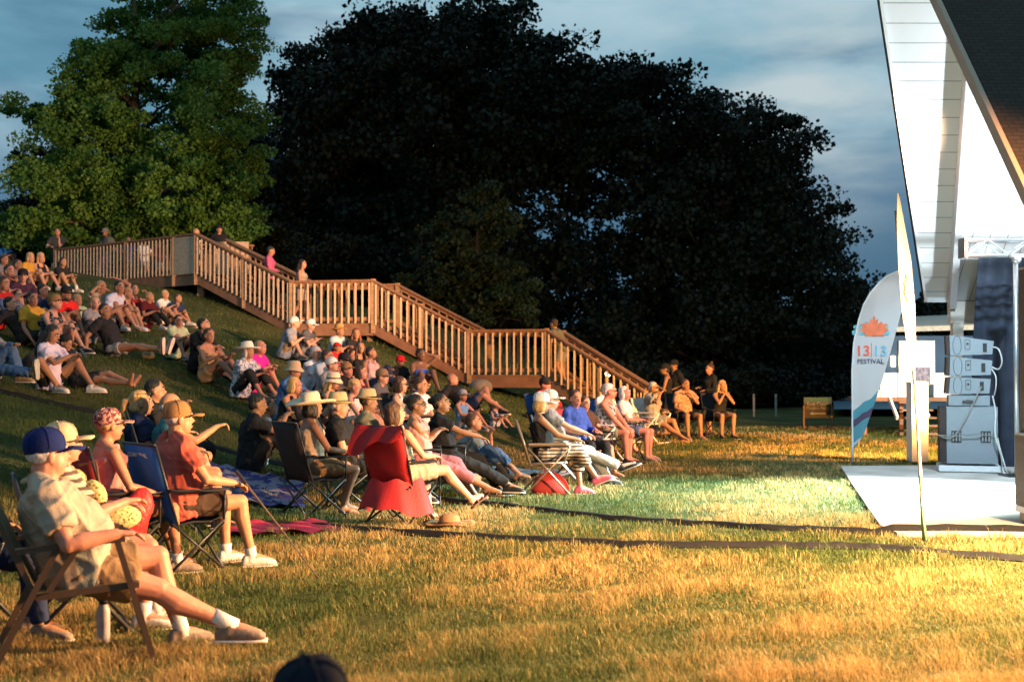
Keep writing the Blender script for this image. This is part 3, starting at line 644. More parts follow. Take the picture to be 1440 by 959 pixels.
# ================================================================== FESTIVAL FLAGS
def flag_thing(label, base, yaw, H, wmax, twist=False):
    t_ = thing('feather_flag', label, 'flag', base, yaw, 'festival feather flags')
    n_ = 48; m_ = 14; V = []; F = []
    LE = np.array([(.30, 0), (.8, 0.0), (1.55, .0), (2.0, .03), (2.37, .11), (2.62, .19), (2.80, .29), (2.98, .44), (3.08, .56), (3.14, .70), (3.155, .78)])
    RE = np.array([(.30, .04), (.5, .17), (1.0, .34), (1.43, .48), (2.0, .64), (2.6, .80), (2.9, .83), (3.1, .815), (3.155, .79)])
    zz_ = np.concatenate([np.linspace(.30, 2.7, 30), np.linspace(2.74, 3.155, 18)])
    if twist:
        LE = np.array([(1.55, -.01), (1.8, -.055), (2.1, -.09), (2.5, -.095), (2.9, -.075), (3.10, -.05), (3.15, -.045)]); RE = np.array([(1.55, .015), (1.8, .055), (2.15, .08), (2.55, .07), (2.85, .02), (3.08, -.015), (3.15, -.03)])
        zz_ = np.linspace(1.55, 3.15, 48)
    for i, z in enumerate(zz_):
        l_ = np.interp(z, LE[:, 0], LE[:, 1]); r_ = np.interp(z, RE[:, 0], RE[:, 1])
        for j in range(m_):
            v = j / (m_ - 1); y = .010 * math.sin(v * 5 + z * 1.6) * math.sin(v * 3.1) + .004 * math.sin(z * 7 + v * 4) * v * (1 - v) * 3
            V.append((l_ + (r_ - l_) * v, y, z))
    for i in range(n_ - 1):
        for j in range(m_ - 1): q = i * m_ + j; F.append((q, q + 1, q + 1 + m_, q + m_))
    V = np.array(V); k = len(V); V = np.r_[V, V + np.array([0, .004, 0])]; F = F + [tuple(i + k for i in f[::-1]) for f in F]
    # print: white cloth with teal and purple waves at the bottom
    m = bpy.data.materials.get('flag print')
    if m is None:
        m = bpy.data.materials.new('flag print'); m.use_nodes = True; t = m.node_tree; b_ = t.nodes['Principled BSDF']
        tc_ = t.nodes.new('ShaderNodeTexCoord'); sx = t.nodes.new('ShaderNodeSeparateXYZ'); t.links.new(tc_.outputs['Object'], sx.inputs[0])
        mu = t.nodes.new('ShaderNodeMath'); mu.operation = 'MULTIPLY_ADD'; mu.inputs[1].default_value = -.95; t.links.new(sx.outputs[0], mu.inputs[0]); t.links.new(sx.outputs[2], mu.inputs[2])
        nz = t.nodes.new('ShaderNodeTexNoise'); nz.inputs['Scale'].default_value = 2.2; t.links.new(tc_.outputs['Object'], nz.inputs['Vector'])
        m3 = t.nodes.new('ShaderNodeMath'); m3.operation = 'MULTIPLY_ADD'; m3.inputs[1].default_value = .35; t.links.new(nz.outputs[0], m3.inputs[0]); t.links.new(mu.outputs[0], m3.inputs[2])
        rp_ = t.nodes.new('ShaderNodeValToRGB'); rp_.color_ramp.interpolation = 'CONSTANT'
        mr = t.nodes.new('ShaderNodeMapRange'); mr.inputs[1].default_value = 0; mr.inputs[2].default_value = 2.0; t.links.new(m3.outputs[0], mr.inputs[0]); t.links.new(mr.outputs[0], rp_.inputs[0])
        el_ = rp_.color_ramp.elements; cols = [(0, (.04, .25, .30)), (.17, (.10, .36, .42)), (.235, (.70, .68, .66)), (.265, (.12, .34, .40)), (.36, (.10, .07, .13)), (.43, (.10, .33, .40)), (.52, (.72, .68, .67))]
        el_[0].position = 0; el_[0].color = cols[0][1] + (1,); el_[1].position = cols[-1][0]; el_[1].color = cols[-1][1] + (1,)
        for p_, c_ in cols[1:-1]: q = el_.new(p_); q.color = c_ + (1,)
        t.links.new(rp_.outputs[0], b_.inputs['Base Color']); b_.inputs['Roughness'].default_value = .8
        tr = t.nodes.new('ShaderNodeBsdfTranslucent'); t.links.new(rp_.outputs[0], tr.inputs[0]); ms = t.nodes.new('ShaderNodeMixShader'); ms.inputs[0].default_value = .35
        t.links.new(b_.outputs[0], ms.inputs[1]); t.links.new(tr.outputs[0], ms.inputs[2]); t.links.new(ms.outputs[0], t.nodes['Material Output'].inputs[0])
    cl_ = link('banner', mesh_np('banner', V, F, m if not twist else mat('cream banner', (.50, .44, .40), .8, .06, 3, trans=.35), True), t_)
    b = MB(); b.tube([(-.012, 0, .05), (-.012, 0, .3)] + ([(x - .012, 0, z) for z, x in LE[1:].tolist()] if not twist else [(0, 0, 1.0), (0, 0, 1.56), (-.02, .045, 2.2), (-.03, .045, 3.0)]), [.02, .02] + [.013] * (len(LE) - 1), 8); b.obj('mast', mat('green wrapped mast', (.20, .30, .17), .6, .1, 8, pattern=('noise', (.62, .56, .45), 5)) if twist else WHT, t_, True)
    b = MB(); b.tube([(-.012, 0, -.05), (-.012, 0, .38)], [.008, .014], 8); b.obj('ground_spike', ALU, t_, True)
    return t_, cl_
def text_obj(s, size, m, parent, loc, rot, name='lettering', ext=.002, bold=0):
    cu = bpy.data.curves.new(name, 'FONT'); cu.body = s; cu.size = size; cu.extrude = ext; cu.align_x = 'CENTER'; cu.offset = bold
    o = bpy.data.objects.new(name, cu); COL.objects.link(o)
    bpy.context.view_layer.update()
    me = bpy.data.meshes.new_from_object(o.evaluated_get(bpy.context.evaluated_depsgraph_get())); bpy.data.objects.remove(o)
    me.materials.clear(); me.materials.append(m); q = link(name, me, parent, loc); q.rotation_euler = rot; return q
def maple(sc_):
    half = [(0, 1), (.09, .72), (.22, .80), (.19, .52), (.40, .66), (.46, .52), (.72, .52), (.60, .32), (.78, .18), (.45, -.02), (.50, -.14), (.20, -.12), (.05, -.16)]
    return [(x * sc_, z * sc_) for x, z in half] + [(-x * sc_, z * sc_) for x, z in half[::-1] if x > 0]
ORG = mat('print orange', (.72, .16, .07), .7, .2, 8); BLU = mat('print blue', (.18, .42, .56), .7, .05); NAV = mat('print navy', (.05, .06, .12), .7, .05)
TEAL = mat('print teal', (.15, .42, .48), .7, .2, 8); REDP = mat('print red', (.72, .10, .05), .7, .05)
def prints(t_, w_):
    for yy, rz, sgn in ((-.016, 0, 1), (.020, pi, -1)):
        o_ = Vector((w_ * .36, yy, 0)); rot = (pi / 2, 0, rz)
        text_obj('13', .235, REDP, t_, o_ + Vector((-.13 * sgn, 0, 1.78)), rot, bold=.003)
        text_obj('13', .235, BLU, t_, o_ + Vector((.14 * sgn, 0, 1.78)), rot, bold=.003)
        text_obj('FESTIVAL', .105, NAV, t_, o_ + Vector((-.01 * sgn, 0, 1.655)), rot, bold=.001)
        b = MB(); b.box(o_ + Vector((.005 * sgn, 0, 1.87)), (.010, .004, .23)); b.obj('divider', REDP, t_)
        b = MB(); b.prism([(o_.x + .05 + x * sgn, yy, 2.14 + z) for x, z in maple(.30)], (0, -.004 * sgn, 0)); b.obj('leaf_emblem', ORG, t_)
        for k_, (cx_, cz_, rr_) in enumerate(((-.12, 2.25, .065), (-.06, 2.30, .055), (-.13, 2.16, .055), (-.08, 2.17, .06), (.24, 2.16, .06), (.23, 2.25, .045))):
            pts = [(o_.x + (cx_ + rr_ * math.cos(a)) * sgn, yy + .002 * sgn, cz_ + rr_ * math.sin(a) * .8) for a in np.linspace(0, 2 * pi, 14)[:-1]]; b = MB(); b.prism(pts, (0, -.002 * sgn, 0)); b.obj('swirl_emblem', TEAL, t_)
fb = ray(1200, 654)
t1, c1 = flag_thing('broad white festival feather flag facing the lawn, teal waves at its foot', fb, R(-10), 3.14, .80); prints(t1, .80)
fb2 = ray(1302, 768)
GRP = mat('faded print', (.40, .42, .36), .8)
t2, c2 = flag_thing('near feather flag seen almost edge on beside the cable covers', fb2, R(-18), 3.12, .72, True)
b = MB(); b.prism([(-.01 + x * .22, -.016, 2.22 + z * .9) for x, z in maple(.30)], (0, -.003, 0)); b.obj('leaf_emblem', mat('pale print orange', (.72, .33, .16), .7, .2, 8), t2)
for s_, z_, m_ in (('13', 1.98, GRP), ('13', 1.80, GRP)):
    q = text_obj(s_, .22, m_, t2, Vector((.0, -.018, z_)), (pi / 2, R(-14), 0)); q.scale = (.24, 1, 1)
t2.rotation_euler = (0, R(-5.2), R(30))

# ================================================================== SIGN
sg = ray(1150, 603); SG = thing('sign', 'low brown sign with a left arrow standing on the far lawn', 'sign', (sg.x, sg.y, sg.z), R(4))
sw = 40 / FPX * sg.y; sh = 29 / FPX * sg.y
OLV = mat('sign olive', (.045, .032, .010), .6, .15, 3)
b = MB(); b.box((0, 0, .28 + sh / 2), (sw, .03, sh)); b.obj('board', OLV, SG)
b = MB(); b.box((0, -.018, .28 + sh - .06), (sw - .04, .006, .10)); b.obj('green_band', mat('sign green', (.025, .05, .008), .6), SG)
for s_ in (-1, 1): b = MB(); b.box((s_ * (sw / 2 - .0), .0, .29), (.035, .045, .62)); b.obj('post', WOODR, SG)
SW = mat('sign cream', (.25, .20, .13), .6)
text_obj('East Court', .13, SW, SG, Vector((0, -.02, .28 + sh * .60)), (pi / 2, 0, 0)); text_obj('Mission Party', .115, SW, SG, Vector((0, -.02, .28 + sh * .42)), (pi / 2, 0, 0))
b = MB(); z_ = .28 + sh * .22; b.prism([(-.22, -.018, z_), (-.14, -.018, z_ + .04), (-.14, -.018, z_ + .015), (.22, -.018, z_ + .015), (.22, -.018, z_ - .015), (-.14, -.018, z_ - .015), (-.14, -.018, z_ - .04)], (0, -.004, 0)); b.obj('arrow', SW, SG)
for px_ in (1060, 1091):
    g_ = ray(px_, 586); b = MB(); b.box((g_.x, g_.y, g_.z + .32), (.06, .06, .8)); tag(b.obj('fence_post', mat('grey post', (.3, .28, .25), .8), ), 'thin pale post at the lawn edge, %s' % ('left of its twin' if px_ == 1060 else 'the one nearer the sign'), 'post', 'posts at the lawn edge')

# ================================================================== TRAILER
td = 31.0
def TX(px, py, d=td): return P(px, py, d)
TRL = thing('stage_office', 'navy portable building with a bright white door panel, porch and steps', 'building', (0, 0, 0))
NVY = mat('navy siding', (.03, .07, .14), .7, .1, 3)
a = TX(1235, 472); c = TX(1420, 545)
kx = (td + 3.8) / td; b = MB(); b.prism([(a.x, td + .2, c.z), (c.x, td + .2, c.z), (c.x * kx, td + 3.8, c.z), (a.x * kx + .1, td + 3.8, c.z)], (0, 0, a.z - c.z)); b.obj('wall', NVY, TRL)
b = MB(); e0 = TX(1228, 468, td); e1 = TX(1440, 448, td); b.prism([(e0.x, td - .3, e0.z), (e1.x, td - .3, e0.z + .1), (e1.x, td + 4.2, e0.z + .5), (e0.x * kx + .3, td + 4.2, e0.z + .4)], (0, 0, .12)); b.obj('roof', mat('grey roof', (.35, .33, .30), .8), TRL)
a = TX(1266, 479); c = TX(1317, 556); b = MB(); b.box(((a.x + c.x) / 2, td + .14, (a.z + c.z) / 2), (c.x - a.x, .08, a.z - c.z)); dr = b.obj('door_panel', WHITEP, TRL)
a = TX(1197, 524); c = TX(1318, 557)
for k in range(5):
    x0 = a.x + (c.x - a.x) * k / 5; x1 = a.x + (c.x - a.x) * (k + .94) / 5
    if k in (3,): continue
    b = MB(); b.box(((x0 + x1) / 2, td - 1.0, (a.z + c.z) / 2), (x1 - x0, .04, a.z - c.z)); b.obj('railing_panel', WHITEP, TRL)
b = MB(); b.box(((a.x + c.x) / 2, td - .45, c.z - .05), (c.x - a.x + .1, 1.2, .09)); b.obj('porch_floor', WOODF, TRL)
b = MB(); s0 = TX(1262, 562, td - 1.1); s1 = TX(1305, 562, td - 1.1)
for k in range(5): b.box(((s0.x + s1.x) / 2, td - 1.1 - .24 * k, c.z - .12 - .17 * k), (s1.x - s0.x, .26, .04))
b.obj('step', WOODF, TRL)
for (q0, q1) in (((1251, 560), (1262, 588)), ((1293, 560), (1306, 586))):
    b = MB(); u = TX(*q0, td - 1.05); v = TX(*q1, td - 1.6); b.beam(u, v, .05, .09); b.obj('stair_rail', WHITEP, TRL)
for q in (1200, 1250, 1316): b = MB(); u = TX(q, 560); b.box((u.x, td - .95, (u.z + tz(u.x, td)) / 2 - .1), (.09, .09, u.z - tz(u.x, td))); b.obj('stilt', WOODF, TRL)
b = MB(); u = TX(1259, 508, td); b.box((u.x, td + .17, u.z), (.09, .05, .26)); b.obj('wall_lamp', em, TRL)
b = MB(); u = TX(1299, 528, td); b.box((u.x, td + .08, u.z), (.36, .03, .4)); b.obj('notice', mat('notice print', (.25, .22, .3), .6, .6, 14), TRL)
u = P(1282, 537, 21.6); v = P(1305, 537, 21.6)
b = MB(); b.box(((u.x + v.x) / 2, 21.75, u.z / 2), (v.x - u.x, .3, u.z)); cab = b.obj('side_panel', WHITEP); tag(cab, 'narrow white upright cabinet between the near flag and the speaker stack', 'cabinet')
# the lake edge that shows pale under the trees
wm = bpy.data.materials.new('lake water'); wm.use_nodes = True; t = wm.node_tree; b_ = t.nodes['Principled BSDF']; b_.inputs['Base Color'].default_value = (.10, .18, .24, 1); b_.inputs['Roughness'].default_value = .35
nz = t.nodes.new('ShaderNodeTexNoise'); nz.inputs['Scale'].default_value = 1.2; bp = t.nodes.new('ShaderNodeBump'); bp.inputs['Strength'].default_value = 1; bp.inputs['Distance'].default_value = .5; t.links.new(nz.outputs[0], bp.inputs['Height']); t.links.new(bp.outputs[0], b_.inputs['Normal'])
structure(link('lake', mesh_np('lake', [(10.3, 41, .25), (34, 43, .25), (60, 140, .25), (35, 140, .25)], [(0, 1, 2, 3)], wm)))

# ================================================================== TREES
def leafmat(key, a, c, trans=.25):
    m = bpy.data.materials.new(key); m.use_nodes = True; t = m.node_tree; b_ = t.nodes['Principled BSDF']
    an_ = t.nodes.new('ShaderNodeAttribute'); an_.attribute_name = 'tint'; rp_ = t.nodes.new('ShaderNodeValToRGB'); t.links.new(an_.outputs['Fac'], rp_.inputs[0])
    rp_.color_ramp.elements[0].color = a + (1,); rp_.color_ramp.elements[1].color = c + (1,)
    t.links.new(rp_.outputs[0], b_.inputs['Base Color']); b_.inputs['Roughness'].default_value = .6; b_.inputs['Specular IOR Level'].default_value = .25
    tr = t.nodes.new('ShaderNodeBsdfTranslucent'); t.links.new(rp_.outputs[0], tr.inputs[0]); ms = t.nodes.new('ShaderNodeMixShader'); ms.inputs[0].default_value = trans
    t.links.new(b_.outputs[0], ms.inputs[1]); t.links.new(tr.outputs[0], ms.inputs[2]); t.links.new(ms.outputs[0], t.nodes['Material Output'].inputs[0])
    return m
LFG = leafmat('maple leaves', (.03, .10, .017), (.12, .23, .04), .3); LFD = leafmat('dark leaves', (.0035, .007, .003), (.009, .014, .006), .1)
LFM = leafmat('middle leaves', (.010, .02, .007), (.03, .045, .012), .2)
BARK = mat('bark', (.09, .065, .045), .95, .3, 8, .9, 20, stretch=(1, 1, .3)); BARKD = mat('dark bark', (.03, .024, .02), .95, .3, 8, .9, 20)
def tree(name, label, base, lobes, nclump, nleaf, lsize, crad, lm, bark, seed, thick=.22, group='trees around the lawn', conifer=False, droop=.0):
    """lobes: (center Vector, rx, ry, rz); clumps scattered mostly near lobe surfaces"""
    r_ = np.random.default_rng(seed); T = thing(name, label, 'tree', base, group=group); base = Vector(base)
    vol = np.array([l[1] * l[3] for l in lobes]); ch = r_.choice(len(lobes), nclump, p=vol / vol.sum())
    C = []
    for k in ch:
        c, rx, ry, rz = lobes[k]; d_ = r_.normal(size=3); d_ /= np.linalg.norm(d_); rr = r_.uniform(0, 1) ** .30 * r_.uniform(.86, 1.05)
        C.append(np.array(c - base) + d_ * rr * np.array([rx, ry, rz]))
    C = np.array(C); n_ = nclump * nleaf
    cr = crad * r_.uniform(.55, 1.35, nclump)
    d_ = r_.normal(size=(n_, 3)); d_ /= np.linalg.norm(d_, axis=1)[:, None]
    cc = np.repeat(C, nleaf, 0); rad = np.repeat(cr, nleaf)[:, None]
    pos = cc + d_ * rad * (r_.random((n_, 1)) ** .45) * np.array([1.15, 1.15, .62 if not conifer else .35])
    if conifer: pos[:, 2] -= .35 * np.linalg.norm((pos - cc)[:, :2], axis=1)
    # leaves: folded quads facing any way, tips down
    a = r_.normal(size=(n_, 3)); a[:, 2] -= .4; a /= np.linalg.norm(a, axis=1)[:, None]
    b2 = r_.normal(size=(n_, 3)); b2 = np.cross(a, b2); b2 /= np.linalg.norm(b2, axis=1)[:, None]
    s = lsize * r_.uniform(.6, 1.4, (n_, 1)); nr = np.cross(a, b2)
    V = np.stack([pos - a * s * .5, pos + b2 * s * .42 + nr * s * .12, pos + a * s * .55, pos - b2 * s * .42 + nr * s * .12], 1).reshape(-1, 3)
    F = np.arange(n_ * 4).reshape(-1, 4); me = mesh_np('crown', V, F, lm)
    at_ = me.attributes.new('tint', 'FLOAT', 'POINT'); tint = np.clip(np.repeat(r_.random(nclump), nleaf) * .6 + r_.random(n_) * .5, 0, 1); at_.data.foreach_set('value', np.repeat(tint, 4).astype(np.float32))
    link('crown', me, T)
    top = max((l[0] - base).z + l[3] * .1 for l in lobes) * .9; cx_ = np.mean([(l[0] - base)[:] for l in lobes], 0)
    tp = [np.array([0, 0, -.4]), np.array([.05, 0, top * .15]), np.array([cx_[0] * .35, cx_[1] * .3, top * .45]), np.array([cx_[0] * .8, cx_[1] * .7, top * .75]), np.array([cx_[0], cx_[1], top])]
    b = MB(); b.tube(tp, [thick * 1.35, thick, thick * .75, thick * .45, thick * .12], 10)
    for k in r_.choice(nclump, min(46, nclump), replace=False):
        tgt = C[k]; h_ = np.clip(tgt[2] - np.linalg.norm(tgt[:2] - cx_[:2]) * .75, top * .12, top * .9); u = h_ / top
        st0 = np.array([np.interp(u, [0, .45, .75, 1], [q[i] for q in (tp[0], tp[2], tp[3], tp[4])]) for i in (0, 1)] + [h_])
        mid = (st0 * .5 + tgt * .5) + np.array([0, 0, .12 * np.linalg.norm(tgt - st0)]); b.tube([st0, mid, tgt], [thick * .32 * (1.1 - u * .6), thick * .18, .015], 6)
    b.obj('trunk', bark, T, True)
    return T
def lobe(px, py, rx, ry, d, depth=None):
    c = P(px, py, d); k = d / FPX; return (c, rx * k, (depth or rx * k), ry * k)
g_ = P(190, 340, 42)
tree('maple_tree', 'broad green leafy tree lit from below behind the upper deck', (g_.x, 42, 4.2),
     [lobe(225, 150, 140, 140, 42, 3), lobe(250, 60, 120, 120, 42.5, 2.6), lobe(135, 120, 62, 70, 41.5, 1.8), lobe(290, 200, 95, 110, 41, 2.5), lobe(130, 230, 110, 75, 41, 2.4), lobe(60, 285, 75, 60, 40, 1.8), lobe(240, 270, 120, 55, 40, 2), lobe(30, 150, 34, 13, 42, .6), lobe(75, 175, 50, 22, 42, .9), lobe(330, 60, 45, 60, 42, 1.2), lobe(260, -30, 90, 70, 43, 2.2), lobe(70, 330, 80, 35, 39.7, 1.2), lobe(165, 70, 60, 62, 42, 2), lobe(100, 190, 75, 60, 41.5, 2), lobe(180, 318, 130, 40, 41, 1.6), lobe(300, 310, 80, 38, 41, 1.4), lobe(350, 240, 38, 50, 41, 1.2)],
     660, 230, .105, .45, LFG, BARK, 11, .24)
g_ = P(30, 330, 48)
tree('spruce_tree', 'dark narrow conifer showing beside the left edge of the maple', (g_.x - .5, 50, 4.5), [lobe(55, 230, 34, 60, 50, 1), lobe(20, 330, 70, 50, 50, 1.4), lobe(70, 190, 12, 22, 50, .5)], 60, 160, .14, .5, LFD, BARKD, 12, .15, conifer=True)
g_ = P(590, 500, 58)
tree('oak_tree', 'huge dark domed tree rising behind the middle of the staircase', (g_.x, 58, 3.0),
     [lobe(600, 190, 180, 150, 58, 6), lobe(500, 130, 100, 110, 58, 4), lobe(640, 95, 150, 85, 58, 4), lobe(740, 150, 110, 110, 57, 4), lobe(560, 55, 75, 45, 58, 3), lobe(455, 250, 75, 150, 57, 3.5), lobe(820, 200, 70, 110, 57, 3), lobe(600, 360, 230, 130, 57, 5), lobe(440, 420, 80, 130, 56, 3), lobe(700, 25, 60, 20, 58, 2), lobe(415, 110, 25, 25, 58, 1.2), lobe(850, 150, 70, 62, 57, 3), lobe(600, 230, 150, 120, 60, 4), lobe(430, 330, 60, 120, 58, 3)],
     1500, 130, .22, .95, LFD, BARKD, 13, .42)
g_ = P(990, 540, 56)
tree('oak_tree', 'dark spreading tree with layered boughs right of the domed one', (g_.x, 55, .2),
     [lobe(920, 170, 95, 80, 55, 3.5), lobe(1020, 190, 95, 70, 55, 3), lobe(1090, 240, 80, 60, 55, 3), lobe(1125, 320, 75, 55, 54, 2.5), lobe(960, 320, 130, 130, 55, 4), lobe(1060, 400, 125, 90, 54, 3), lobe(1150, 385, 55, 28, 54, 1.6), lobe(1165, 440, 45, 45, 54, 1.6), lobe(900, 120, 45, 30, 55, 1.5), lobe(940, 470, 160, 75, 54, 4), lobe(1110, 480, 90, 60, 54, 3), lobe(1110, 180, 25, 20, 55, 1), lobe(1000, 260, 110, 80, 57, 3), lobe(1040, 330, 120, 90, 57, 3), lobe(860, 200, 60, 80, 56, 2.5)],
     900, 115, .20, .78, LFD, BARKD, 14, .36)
g_ = P(665, 500, 46)
tree('linden_tree', 'small olive green tree catching light just behind the stair railing', (g_.x, 44, 2.6), [lobe(660, 330, 62, 70, 44, 1.5), lobe(640, 400, 85, 60, 44, 1.7), lobe(700, 420, 70, 60, 43.5, 1.5), lobe(690, 290, 28, 35, 44, .7)], 130, 150, .13, .42, LFM, BARKD, 15, .14)
# far hedge of dark trees that closes the view below the crowns
for i, (px_, py_, rx_, ry_, d_, lab) in enumerate([(150, 330, 150, 90, 60, 'dark tree behind the maple and the upper deck'), (330, 300, 90, 150, 62, 'dark tree filling the gap right of the maple'), (420, 430, 150, 140, 66, 'black mass of a tree behind the upper flight of stairs'), (620, 470, 150, 120, 66, 'dark tree low behind the middle landing'), (800, 450, 150, 150, 66, 'dark tree behind the lowest flight of stairs'),
                                      (960, 500, 130, 90, 62, 'dark tree behind the people at the stair foot'), (1110, 500, 95, 75, 60, 'dark low tree above the sign'), (1215, 480, 60, 85, 60, 'dark tree showing around the festival flag'), (1330, 470, 60, 50, 62, 'dark tree behind the portable building')]):
    c = P(px_, py_, d_); bz = tz(c.x, min(d_, 60))
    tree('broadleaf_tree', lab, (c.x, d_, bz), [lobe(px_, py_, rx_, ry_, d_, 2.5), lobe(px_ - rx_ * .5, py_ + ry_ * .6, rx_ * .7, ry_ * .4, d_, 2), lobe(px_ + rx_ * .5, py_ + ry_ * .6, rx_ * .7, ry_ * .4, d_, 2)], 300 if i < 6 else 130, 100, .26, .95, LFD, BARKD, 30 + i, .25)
# understorey shrubs at the lawn edge
for i, (px_, d_, lab) in enumerate([(40, 45, 'dark shrub at the left end of the deck'), (340, 46, 'dark shrub right of the deck corner'), (480, 50, 'dark shrub behind the first landing'), (890, 47, 'dark shrub behind the foot of the stairs'), (960, 49, 'dark shrub behind the standing people'), (1040, 50, 'dark shrub at the far lawn edge left of the sign'), (1120, 52, 'dark shrub behind the sign')]):
    c = P(px_, 500, d_); bz = tz(c.x, d_); hh = 1.4 if px_ > 600 else 2.4
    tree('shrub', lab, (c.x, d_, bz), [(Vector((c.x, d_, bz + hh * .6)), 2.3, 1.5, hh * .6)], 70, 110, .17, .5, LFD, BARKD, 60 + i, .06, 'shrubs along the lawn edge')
# ================================================================== PEOPLE
BAKE = []      # (object, extras V, F, materials, material indices, fold amplitude, offset seed)
class Soup:
    def __init__(s): s.V = []; s.F = []; s.n = 0; s.M = []
    def add(s, VF, m=0):
        V, F = VF; s.V.append(np.asarray(V, float)); s.F += [[i + s.n for i in f] for f in F]; s.n += len(V); s.M += [m] * len(F); return s
def v3(*a): return np.array(a, float)
def nrm(a): return a / (np.linalg.norm(a) + 1e-9)
def ik(A_, B_, l1, l2, pole):
    d = B_ - A_; L = np.linalg.norm(d); mx_ = (l1 + l2) * .995
    if L > mx_: B_ = A_ + d * (mx_ / L); d = B_ - A_; L = mx_
    L = max(L, abs(l1 - l2) + .02)
    a = (l1 * l1 - l2 * l2 + L * L) / (2 * L); h = math.sqrt(max(l1 * l1 - a * a, 0)); u = nrm(d); p = pole - u * (pole @ u); p = nrm(p)
    return A_ + u * a + p * h, B_
def loft(secs, n=14):
    """secs: (center, right, fwd, rx, ry)"""
    V = []; F = []; k = len(secs)
    for c, r, f, rx, ry in secs:
        for j in range(n):
            a = 2 * pi * j / n; ca, sa = math.cos(a), math.sin(a)
            V.append(c + r * rx * math.copysign(abs(ca) ** .85, ca) + f * ry * math.copysign(abs(sa) ** .85, sa))
    V.append(secs[0][0]); V.append(secs[-1][0])
    for i in range(k - 1):
        for j in range(n):
            a = i * n + j; b = i * n + (j + 1) % n; F.append((a, b, b + n, a + n))
    for j in range(n): F.append((k * n, (j + 1) % n, j)); F.append((k * n + 1, (k - 1) * n + j, (k - 1) * n + (j + 1) % n))
    return np.array(V), F
def rotm(yaw, pitch, roll=0):
    return np.array((Matrix.Rotation(yaw, 3, 'Z') @ Matrix.Rotation(pitch, 3, 'Y') @ Matrix.Rotation(roll, 3, 'X')))
# pose library, metres for a 1.72 m adult, x forward, y left, z up, origin on the ground under the hips
POSES = {
 'chair':    dict(hip=(0,0,.52), lean=14, feet=[(.50,.13,.09),(.46,-.13,.09)], hands=[(.28,.17,.68),(.30,-.17,.68)]),
 'chairarm': dict(hip=(0,0,.52), lean=16, feet=[(.52,.14,.09),(.46,-.14,.09)], hands=[(.27,.29,.72),(.27,-.29,.72)]),
 'chaircross': dict(hip=(0,0,.52), lean=16, feet=[(.46,.10,.09),(.74,.02,.30)], hands=[(.32,.10,.72),(.36,-.12,.74)], kn=[(1,.1,.9),(1,.25,1.2)]),
 'chairlong': dict(hip=(0,0,.50), lean=20, feet=[(.62,.12,.09),(.92,-.12,.10)], hands=[(.25,.14,.70),(.22,-.18,.68)]),
 'knees':    dict(hip=(0,0,.13), lean=-8, feet=[(.56,.13,.09),(.52,-.13,.09)], hands=[(.46,.06,.42),(.46,-.06,.44)]),
 'kneeslow': dict(hip=(0,0,.13), lean=2, feet=[(.66,.14,.09),(.60,-.12,.09)], hands=[(.40,.16,.46),(.42,-.16,.42)]),
 'cross':    dict(hip=(0,0,.13), lean=4, feet=[(.34,-.12,.09),(.30,.14,.09)], hands=[(.30,.12,.25),(.30,-.12,.25)], kn=[(.6,1,.35),(.6,-1,.35)]),
 'stretch':  dict(hip=(0,0,.13), lean=28, feet=[(.90,.10,.12),(.88,-.10,.12)], hands=[(-.34,.28,.06),(-.34,-.28,.06)], toe=1),
 'oneup':    dict(hip=(0,0,.13), lean=10, feet=[(.48,.12,.09),(.84,-.12,.12)], hands=[(.36,.10,.46),(.15,-.30,.10)]),
 'proneup':  dict(hip=(0,0,.14), lean=42, feet=[(.50,.12,.09),(.80,-.12,.12)], hands=[(-.30,.30,.06),(-.34,-.24,.06)]),
 'stand':    dict(hip=(0,0,.92), lean=2, feet=[(.03,.11,.09),(-.02,-.11,.09)], hands=[(.22,.16,1.08),(.24,-.12,1.10)]),
 'standrail': dict(hip=(0,0,.90), lean=-22, feet=[(-.04,.12,.09),(.0,-.12,.09)], hands=[(.42,.16,1.06),(.42,-.16,1.06)]),
 'walk':     dict(hip=(0,0,.91), lean=-3, feet=[(.24,.09,.09),(-.26,-.09,.12)], hands=[(.26,.12,1.02),(.24,-.12,1.04)]),
}
HAIRC = {k: mat('hair ' + k, c, .6, .35, 60, .6, 140, stretch=(1, 1, .2), spec=.4) for k, c in dict(
    black=(.015, .012, .010), brown=(.055, .028, .014), blond=(.45, .28, .11), grey=(.38, .36, .34), white=(.62, .60, .57), auburn=(.13, .045, .02), fair=(.30, .19, .09)).items()}
SOLE = mat('sole', (.55, .5, .45), .7)
CAMP = mat('camp chair black', (.022, .022, .026), .85, .15, 10, .5, 120)
TARGET = (7.2, 17.0)
PEOPLE = {}
